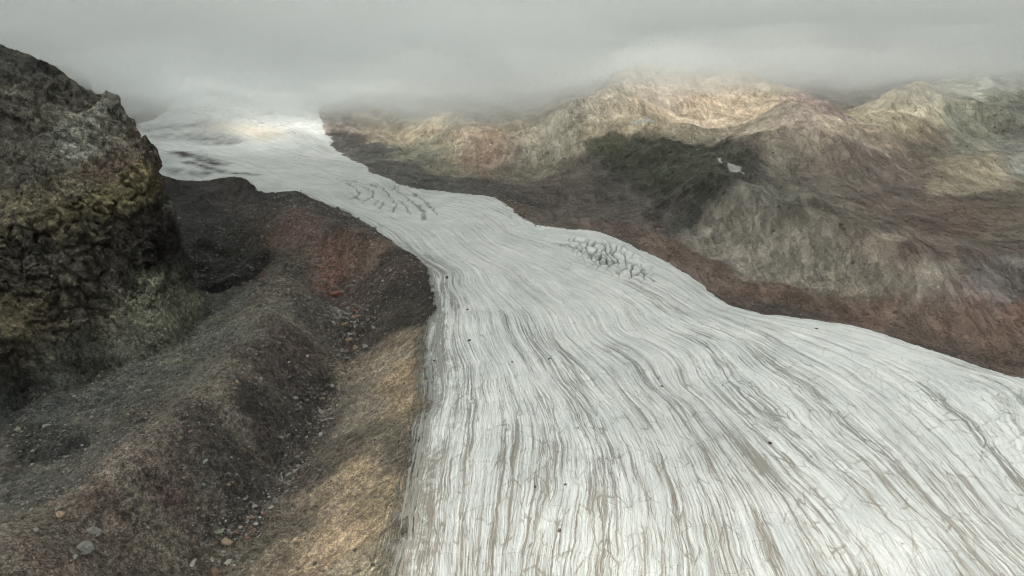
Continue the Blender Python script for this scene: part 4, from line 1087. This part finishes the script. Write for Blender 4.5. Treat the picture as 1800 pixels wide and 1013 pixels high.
ICE = [(983, 934, 16, 'brown', 'reddish slab lying on the bright ice near the bottom'), (993, 853, 9, 'dark', 'dark stone on the ice above the reddish slab'), (940, 857, 8, 'dark', 'dark stone on the ice left of the one above the slab'),
       (965, 632, 10, 'dark', 'dark stone on the grey dirt band of the ice'), (822, 545, 9, 'dark', 'uppermost dark stone near the left edge of the ice'), (825, 599, 9, 'dark', 'dark stone on the upper ice below the uppermost one'),
       (900, 637, 8, 'dark', 'dark stone in the middle of the streaked ice'), (763, 635, 8, 'dark', 'dark stone beside the brown margin of the ice'), (1157, 666, 8, 'dark', 'upper of two dark stones on the central ice'),
       (1163, 680, 9, 'dark', 'lower of two dark stones on the central ice'), (785, 489, 12, 'dark', 'dark block where the rubble tip meets the ice'), (1353, 780, 10, 'dark', 'dark stone on the grey dirt band at right'),
       (1270, 678, 7, 'dark', 'dark stone on the right half of the ice'), (1435, 578, 7, 'dark', 'dark stone close to the right margin of the ice'), (1015, 753, 7, 'dark', 'dark stone at the foot of the long dirt band')]
for (px, py, sz, key, lab) in ICE:
    q = raycast(px, py)
    dist = math.sqrt(q[0] ** 2 + q[1] ** 2 + (CZ - q[2]) ** 2)
    put_stone(q[0], q[1], sz * dist / F * 0.62, key, lab, None, flat=0.7)

def scatter(n, line, spread, smin_, smax_, keys, label, group):
    made = 0
    while made < n:
        k_ = random.random() * (len(line) - 1); i_ = int(k_); t = k_ - i_
        px = line[i_][0] * (1 - t) + line[i_ + 1][0] * t + random.gauss(0, spread); py = line[i_][1] * (1 - t) + line[i_ + 1][1] * t + random.gauss(0, spread * 0.7)
        if py > 1010 or px < 0: continue
        q = raycast(px, py)
        dist = math.sqrt(q[0] ** 2 + q[1] ** 2 + (CZ - q[2]) ** 2)
        sz = min(smin_ + random.expovariate(1.0) * (smax_ - smin_) * 0.35, smax_)
        put_stone(q[0], q[1], sz * dist / F, random.choice(keys), label, group)
        made += 1
scatter(85, [(595, 500), (612, 590), (600, 650), (560, 740), (500, 850), (430, 920), (370, 1000)], 16, 3.5, 9, ['grey', 'pale', 'tan', 'green', 'brown', 'red'],
        'small angular stone in the stony bed of the gully', 'small stones in the gully bed')
scatter(60, [(480, 620), (430, 740), (330, 860), (250, 960)], 38, 3.0, 7, ['grey', 'brown', 'tan', 'green'],
        'small stone on the dark red brown flank below the moraine crest', 'small stones on the dark moraine flank')
scatter(60, [(430, 600), (300, 690), (180, 800), (60, 900), (20, 960)], 34, 3.0, 8, ['grey', 'green', 'pale', 'grey'],
        'small grey stone between the moraine crest and the left cliff', 'small stones between crest and cliff')
scatter(35, [(420, 400), (480, 440), (540, 470), (560, 500)], 22, 3.0, 7, ['grey', 'brown', 'tan'],
        'small stone on the hummocks behind the red ridge', 'small stones behind the red ridge')

# countless gravel and stones as one mass
tv, tf = [], []
base_v = [rock_data(900 + k_, 1) for k_ in range(6)]
rs = np.random.default_rng(5)
cand = []
# near moraine and gully
n0_ = 110000
gx = rs.uniform(-260, 20, n0_); gy = rs.uniform(110, 560, n0_)
i0 = np.clip(((np.arctan2(gx, gy) - azf[0]) / daz).astype(int), 0, NC - 1)
j0 = np.clip(np.searchsorted(rr, np.hypot(gx, gy)), 0, len(rr) - 1)
rk = rock[i0, j0]; cr_ = core[i0, j0]
dens = 0.5 + 0.9 * fbm(gx / 16, gy / 16, 3, 601)
keep = (rs.random(n0_) < np.clip(dens, 0.05, 1) * rk * (1 - 0.85 * cr_)) & (np.abs(gx / gy) < 0.85)
gx, gy = gx[keep][:30000], gy[keep][:30000]
ns = len(gx)
# opposite slopes
n1_ = 9000
hx = rs.uniform(60, 700, n1_); hy = rs.uniform(300, 900, n1_)
i0 = np.clip(((np.arctan2(hx, hy) - azf[0]) / daz).astype(int), 0, NC - 1)
j0 = np.clip(np.searchsorted(rr, np.hypot(hx, hy)), 0, len(rr) - 1)
keep = (rs.random(n1_) < rock[i0, j0] * (hy < 620) * np.clip(0.3 + 1.5 * fbm(hx / 50, hy / 50, 3, 602), 0, 1)) & (np.abs(hx / hy) < 0.85)
hx, hy = hx[keep][:3500], hy[keep][:3500]
gx = np.concatenate([gx, hx]); gy = np.concatenate([gy, hy])
gz_ = ground_at(gx, gy)
dist = np.sqrt(gx ** 2 + gy ** 2 + (CZ - gz_) ** 2)
sz = (0.14 + rs.exponential(0.16, len(gx))) * np.clip(dist / 280, 0.7, 1.5)
gl_d = line_dist(rc([(600, 520), (612, 590), (590, 660), (560, 730), (500, 840), (440, 900), (380, 980)]), gx, gy)
sz = sz * (1 + 0.9 * np.exp(-(gl_d / 10) ** 2))
sz = np.minimum(sz, 0.0048 * dist)
pal = np.array([[.16, .155, .14], [.10, .09, .075], [.22, .20, .17], [.13, .09, .07], [.13, .14, .12], [.30, .28, .25]])
vs_l, fs_l, cs_l = [], [], []
vo = 0
for i in range(len(gx)):
    v_, f_ = base_v[i % 6]
    a_ = rs.uniform(0, 6.28); ca, sa = math.cos(a_), math.sin(a_)
    w_ = np.stack([v_[:, 0] * ca - v_[:, 1] * sa, v_[:, 0] * sa + v_[:, 1] * ca, v_[:, 2]], -1) * sz[i]
    vs_l.append(w_ + np.array([gx[i], gy[i], gz_[i] + sz[i] * 0.15])); fs_l.append(f_ + vo); vo += len(v_)
    cs_l.append(np.tile(np.append(pal[min(int(rs.exponential(1.6)), 5)] * rs.uniform(0.7, 1.2), 1.0), (len(v_), 1)))
gm, N, L = new_mat('scree')
gb = N.new('ShaderNodeBsdfPrincipled'); gb.inputs['Roughness'].default_value = 0.9; gb.inputs['Specular IOR Level'].default_value = 0.2
ga = attrn('stone_colour'); gtc = N.new('ShaderNodeTexCoord')
gn = noise(gtc.outputs['Object'], 4.0, 4, 0.7)
gs = N.new('ShaderNodeVectorMath'); gs.operation = 'SCALE'; L.new(ga.outputs['Color'], gs.inputs[0]); L.new(ramp(gn, 0.3, 0.7, 0.6, 1.3), gs.inputs['Scale'])
L.new(gs.outputs[0], gb.inputs['Base Color'])
go = N.new('ShaderNodeOutputMaterial'); L.new(gb.outputs[0], go.inputs[0])
o = mesh_from('scree', np.concatenate(vs_l), np.concatenate(fs_l), {'stone_colour': ('FLOAT_COLOR', np.concatenate(cs_l))}, gm, smooth=False)
o['kind'] = 'stuff'; o['label'] = 'loose grey and brown stones strewn over moraine and slopes'
